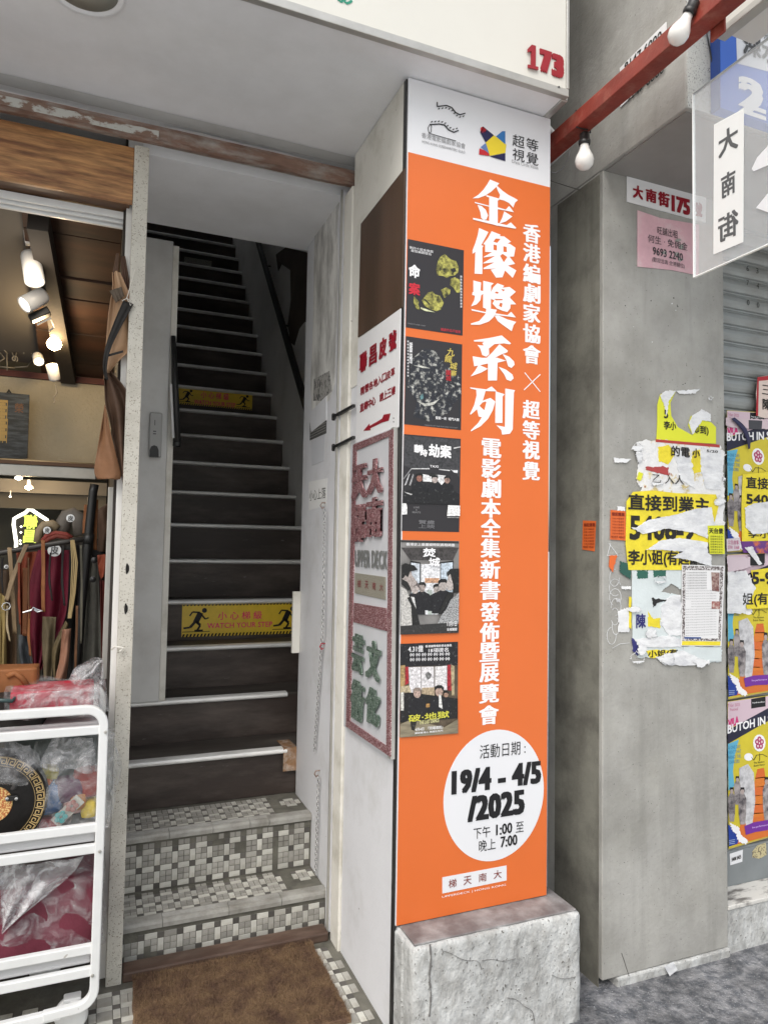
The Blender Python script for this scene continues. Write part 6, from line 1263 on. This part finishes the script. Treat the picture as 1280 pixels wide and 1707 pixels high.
o = shape('sticker', YP(2.0990), [(1254, 1420), (1262, 1410), (1276, 1405), (1278, 1425), (1266, 1432), (1254, 1430)], mat('cream_sticker', (.5, .44, .25), .6, speck=(.15, .12, .08), spscale=120, spthr=.55), None, .0005); tag(o, 'torn cream sticker at the foot of the shutter', 'sticker')

# ---- event posters pasted on the shutter
PY = 2.101
M_pfield = mat('yellow_poster_field', (.60, .50, .03), .5, var=.08, vscale=12); M_fig = mat('grey_figure_print', (.34, .31, .31), .5, c2=(.08, .07, .08), c2amt=.42, c2scale=34, c2sharp=.1, var=.3, vscale=30)
ZS = lambda p: [(1150+x/4.064, 1040+y/4.064) for x, y in p]
def butoh(lab):
    t = thing('event_poster', lab, 'poster', at(1214, 1414, 1, PY), 'dance event posters on the shutter'); pl = YP(PY)
    def sh_(nm, pts, m, lift): shape(nm, pl, ZS(pts), m, t, .0003, lift)
    sh_('paper', [(254, 528), (700, 460), (700, 1400), (262, 1530)], M_pfield, 0)
    sh_('pink_band', [(256, 530), (700, 465), (700, 520), (255, 712)], ink((.62, .48, .55)), .0005)
    sh_('cyan_strip', [(256, 815), (330, 785), (300, 900), (290, 1000), (300, 1100), (260, 1130)], ink((.12, .42, .60)), .0005)
    sh_('navy_band', [(254, 722), (700, 478), (700, 560), (254, 815)], ink((.02, .02, .045)), .0009)
    text('BUTOH IN SIX', pl, 1150+430/4.064, 1040+672/4.064, 350/4.064, 58/4.064, WHI, t, bold=.022, lift=.0015, skew=.10)
    sh_('black_label', [(413, 510), (510, 492), (510, 560), (413, 575)], BLK, .0009); text('hydraulics', pl, 1150+462/4.064, 1040+533/4.064, 20, 3, WHI, t, lift=.0015)
    text('T-Ear 2025\nFestival', pl, 1150+296/4.064, 1040+565/4.064, 20, 12, ink((.45, .1, .2)), t, bold=-.01, lift=.0012); text('VILA', pl, 1150+293/4.064, 1040+665/4.064, 18, 14, ink((.6, .04, .2)), t, bold=.03, lift=.0012, skew=.2)
    text('A ONE DAY\nEVENT THAT\nBRINGS THE\nDANCERS', pl, 1150+300/4.064, 1040+885/4.064, 22, 30, ink((.03, .2, .4)), t, bold=0, lift=.0012)
    el = lambda cx_, cy_, a, b: [(cx_+a*math.cos(q), cy_+b*math.sin(q)) for q in [i*.393 for i in range(16)]]
    sh_('emblem_ground', el(468, 808, 42, 58), WHI, .0009)
    for i in range(5): a = i*1.2566-1.57; sh_('emblem_petal', el(468+17*math.cos(a), 808+26*math.sin(a), 14, 19), ink((.38, .03, .12)), .0013+.0001*i)
    for i in range(5): a = i*1.2566-1.57; sh_('emblem_heart', el(468+17*math.cos(a), 808+26*math.sin(a), 6, 9), ink((.7, .55, .55)), .0019)
    sh_('bud', el(395, 903, 30, 26), WHI, .0011); stroke(pl, ZS([(415, 905), (430, 925), (450, 890), (490, 885), (520, 900)]), .8, BLK, t, .0013); stroke(pl, ZS([(470, 880), (470, 930)]), .8, BLK, t, .0013)
    text('The Reunion\nButoh Dance', pl, 1150+468/4.064, 1040+948/4.064, 18, 8, BLK, t, bold=0, lift=.0012)
    for i in range(7): y0 = 985+i*60; sh_('orange_stair', [(455-i*12, y0), (500+i*9, y0-8), (510+i*9, y0+58), (440-i*12, y0+66)], ink((.62+.03*(i % 2), .14+.05*(i % 2), .03)), .0008)
    sh_('orange_foot', [(350, 1330), (700, 1260), (700, 1395), (300, 1500)], ink((.62, .16, .03)), .00085)
    sh_('white_rock', [(330, 980), (390, 950), (430, 1010), (440, 1200), (420, 1360), (380, 1380), (340, 1200)], mat('rock_print', (.6, .6, .62), .5, c2=(.3, .3, .32), c2amt=.4, c2scale=30), .0014)
    for (cx_, top, h_, w_) in ((280, 1110, 230, 44), (318, 1035, 190, 40), (352, 1110, 250, 50), (515, 1040, 290, 46)):
        sh_('printed_figure', [(cx_-w_*.25, top+h_*.16), (cx_+w_*.25, top+h_*.16), (cx_+w_*.55, top+h_*.3), (cx_+w_*.5, top+h_*.75), (cx_+w_*.35, top+h_), (cx_-w_*.3, top+h_), (cx_-w_*.5, top+h_*.7), (cx_-w_*.55, top+h_*.3)], M_fig, .0017)
        sh_('printed_head', el(cx_, top+h_*.09, w_*.26, h_*.09), ink((.4, .33, .31)), .0020); sh_('printed_hair', [(cx_-w_*.3, top+h_*.1), (cx_-w_*.25, top-2), (cx_+w_*.25, top-2), (cx_+w_*.34, top+h_*.16), (cx_+w_*.18, top+h_*.05), (cx_-w_*.15, top+h_*.05)], BLK, .0022)
    sh_('blue_wave', [(256, 1360), (300, 1390), (330, 1440), (320, 1490), (262, 1510)], ink((.015, .05, .30)), .0015)
    sh_('white_wave', jag([(262, 1345), (320, 1370), (345, 1430), (390, 1470), (370, 1495), (330, 1480), (310, 1430), (285, 1400)], 6, 5, 8), WHI, .0024)
    for i in range(3): stroke(pl, ZS([(262, 1468+i*12), (300, 1462+i*12)]), .8, ink((.4, .5, .7)), t, .0026)
    sh_('purple_ribbon', [(365, 1370), (430, 1345), (700, 1300), (700, 1370), (440, 1410), (375, 1430)], ink((.16, .03, .30)), .0024); text('live performance', pl, 1150+470/4.064, 1040+1372/4.064, 26, 4, ink((.6, .4, .8)), t, lift=.003)
    stroke(pl, ZS([(262, 1524), (700, 1396)]), 1.6, ink((.45, .35, .1)), t, .0012)
    return t
b0 = butoh('lowest event poster with a white BUTOH title on the shutter')
dz = at(1214, 1167-245, 1, PY).z - at(1214, 1167, 1, PY).z
for k, lab in ((1, 'middle event poster half covered by torn yellow paper'), (2, 'highest event poster under the yellow landlord flyer')):
    c = copy_tree(b0); c.location.z += dz*k; c.location.y -= .0035*k; c['label'] = lab
YT = lambda k: YP(PY-.011-.0012*k)
def sf(lab, pts, m, k, cat='flyer', jg=0, seed=1, name='flyer', th=.0008):
    p = [(1150+x/4.74, 700+y/4.74) for x, y in (jag(pts, jg, 6, seed) if jg else pts)]; o = shape(name, YT(k), p, m, None, th); tag(o, lab, cat); return o
def st_(s_, k, x, y, w_, h_, o, m=None, **kw): return text(s_, YP(PY-.011-.0012*k-.001), 1150+x/4.74, 700+y/4.74, w_/4.74, h_/4.74, m or BLKP, o, **kw)
f = sf('yellow landlord flyer pasted on the shutter', [(415, 430), (800, 395), (800, 950), (410, 960), (405, 700)], M_yel, 1)
st_('直接到業', 1.2, 620, 505, 350, 92, f, bold=.02); st_('5408', 1.2, 560, 630, 230, 80, f, bold=.03); st_('李小姐', 1.2, 590, 905, 260, 60, f, bold=.02)
sf('big white torn patch over the yellow landlord flyer', [(435, 690), (500, 660), (800, 630), (800, 870), (500, 905), (440, 850)], M_paper, 3, 'paper scrap', 4, name='paper_scrap')
f = sf('yellow torn flyer strip below the landlord flyer', [(480, 1190), (620, 1170), (800, 1160), (800, 1480), (450, 1495), (410, 1350), (520, 1330)], M_yel, 1.2)
st_('姐(有匙', 1.4, 560, 1420, 290, 110, f, bold=.02); st_('5-93', 1.4, 600, 1250, 220, 100, f, bold=.03)
sf('white torn sheet on the middle event poster', [(295, 1200), (440, 1190), (520, 1330), (440, 1480), (440, 1530), (295, 1530)], M_paper, 2.5, 'paper scrap', 5, name='paper_scrap', seed=4)
sf('pink torn sheet at the top of the middle event poster', [(288, 1080), (480, 1085), (480, 1160), (300, 1210)], ink((.6, .5, .55)), 1.6, 'paper scrap', 4, name='paper_scrap', seed=5)
o = sf('small printed card below the grey figures', [(288, 940), (395, 930), (395, 1030), (290, 1040)], mat('card_print', (.62, .56, .6), .6), 1.5, 'card'); st_('公告啟事\n2781 3368', 1.5, 342, 985, 90, 70, o, m=ink((.45, .08, .2)), bold=0)
sf('black square label on a white twisted strip', [(475, 1080), (585, 1080), (585, 1150), (475, 1150)], BLK, 2.0, 'label', name='label')
sf('white twisted paper strip over the black square label', [(430, 1010), (490, 1000), (570, 1140), (545, 1148)], M_paper, 3.4, 'paper scrap', 3, name='paper_scrap', seed=6)
sf('purple and orange torn edge under the landlord flyer', [(400, 960), (620, 955), (800, 960), (800, 1060), (420, 1050)], mat('purple_orange_print', (.12, .03, .2), .5, c2=(.6, .15, .05), c2amt=.45, c2scale=8, c2sharp=.03), .8, 'paper scrap', 3, name='paper_scrap', seed=7)
# top of the poster stack and red-edged notice
def zz(p): return [(940+x/SC, 600+y/SC) for x, y in p]
o = shape('notice', YT(2), zz([(1040, 92), (1110, 80), (1200, 70), (1200, 310), (1075, 312), (1035, 300), (1030, 180)]), mat('peach_paper', (.70, .58, .52), .6), None, .0008); tag(o, 'peach paper notice with a red top edge on the shutter', 'notice')
shape('red_edge', YT(2.9), zz([(1038, 92), (1200, 70), (1200, 96), (1046, 112), (1042, 300), (1030, 298)]), ink((.42, .02, .03)), o, .0003)
text('陳', YT(3), 940+1085/SC, 600+238/SC, 40/SC, 60/SC, BLKP, o, bold=.02); text('三', YT(3), 940+1084/SC, 600+160/SC, 44/SC, 50/SC, BLKP, o, bold=.0)
sf('pale pink paper band across the shutter above the posters', [(283, -20), (460, -10), (620, -5), (800, 0), (800, 75), (560, 70), (330, 60), (283, 40)], ink((.62, .5, .54)), .5, 'paper scrap', 3, name='paper_scrap', seed=8)
sf('dark square mark on the pale pink band', [(463, 0), (570, 5), (565, 75), (465, 72)], ink((.06, .06, .07)), 1.6, 'label', name='label')
tag(cloth('ribbon', [(1150+x/4.74, 700+y/4.74) for x, y in [(325, -10), (400, 60), (445, 130), (465, 230)]], [(1150+x/4.74, 700+y/4.74) for x, y in [(350, -20), (440, 50), (480, 150), (478, 225)]], PY-.02, ink((.03, .03, .08)), amp=.003, nu=3, nv=14), 'dark blue ribbon hanging diagonally over the shutter posters', 'ribbon')

# ---- blue sign, light box rail and acrylic sign
bsn = thing('blue_sign', 'blue and white shop sign with a big white number two behind the acrylic', 'sign', (1.9, 1.57, 2.9))
M_blue = mat('blue_sign_sheet', (.04, .14, .58), .4); M_bluesd = mat('dark_blue_edge', (.015, .05, .22), .5)
BS = YP(1.555); e0 = at(1201, 120, 1, 1.555); zb0 = 2.872
obj('box', MB().box(e0.x, 3.0, 1.555, 1.59, zb0, 3.9), M_blue, bsn)
obj('side', MB().box(e0.x-.004, e0.x-.0005, 1.556, 1.59, zb0, 3.9), M_bluesd, bsn)
shape('white_panel', BS, [(1223, -60), (1400, -20), (1400, 150), (1228, 105)], M_wh, bsn, .0006, .0006)
B2 = YP(1.553)
text('個人牌照登記', B2, 1272, 56, 74, 15, ink((.1, .1, .1)), bsn, bold=.0, skew=0); text('深水埗', B2, 1284, 88, 90, 36, ink((.08, .08, .08)), bsn, bold=.03)
text('2', B2, 1253, 162, 46, 62, WHI, bsn, bold=.06)
lb = thing('light_box', 'white light box edge crossing the top right corner', 'sign', (1.6, 1.4, 3.1))
p0, p1 = at(1197, 50, 0, 1.60), at(1255, 0, 0, 1.60)
obj('box', MB().box(1.60, 1.74, .5, p0.y, p0.z, p0.z+.5), M_signface, lb); obj('bottom_trim', MB().box(1.596, 1.63, .5, p0.y+.004, p0.z-.022, p0.z-.0005), M_alum, lb, .002)
obj('end_trim', MB().box(1.596, 1.598, p0.y-.02, p0.y+.004, p0.z+.0005, p0.z+.5), M_alum, lb)
tag(obj('black_cable', MB().tube([at(1175, 40, 1, 1.585), at(1181, 70, 1, 1.585), at(1188, 110, 1, 1.585), at(1190, 134, 1, 1.585)], .0022, 8), M_black, smooth=True), 'black cable dropping from the red tube beside the blue sign', 'cable')
m, t_, b = newmat('clear_acrylic'); N = t_.nodes; L = t_.links
b.inputs['Base Color'].default_value = (.75, .78, .8, 1); b.inputs['Roughness'].default_value = .06; b.inputs['Alpha'].default_value = .26
M_acr = m; M_acre = mat('acrylic_edge', (.85, .88, .88), .2)
ac = thing('acrylic_sign', 'clear acrylic projecting sign with mirrored black street name', 'sign', (1.566, 1.4, 2.3))
AX = 1.566; za_, zb_a = 2.290, 2.838; y1_ = 1.503
obj('sheet', MB().box(AX, AX+.006, .75, y1_-.004, za_+.003, zb_a-.003), M_acr, ac)
obj('edge', MB().box(AX-.001, AX+.007, y1_-.003, y1_, za_, zb_a), M_acre, ac); obj('edge', MB().box(AX-.001, AX+.007, .75, y1_-.0035, za_, za_+.0028), M_acre, ac); obj('top_edge', MB().box(AX-.001, AX+.007, .75, y1_-.0035, zb_a-.0028, zb_a), mat('acrylic_edge_grey', (.3, .32, .33), .3), ac)
AP = XP(AX-.0005)
shape('white_vinyl', AP, [(1190, 207), (1240, 180), (1239, 403), (1189, 424)], mat('milky_vinyl', (.74, .76, .76), .35), ac, .0004)
for ch, x, y, w_, h_ in (('大', 1214, 234, 33, 42), ('南', 1214, 306, 24, 40), ('街', 1214, 376, 34, 44)): text(ch, AP, x, y, w_, h_, ink((.10, .105, .11)), ac, bold=.015, mirror=True, lift=.001, heavy=.01)
shape('white_vinyl', AP, [(1253, 281), (1262, 262), (1282, 240), (1320, 200), (1330, 240), (1282, 274), (1256, 285)], M_wh, ac, .0004); shape('white_vinyl', AP, [(1260, 346), (1283, 318), (1340, 280), (1340, 340), (1282, 354)], M_wh, ac, .0004)
for o in list(bpy.data.objects):
    if o.type == 'MESH' and o.parent is None and 'label' not in o and 'kind' not in o: print('UNTAGGED', o.name)
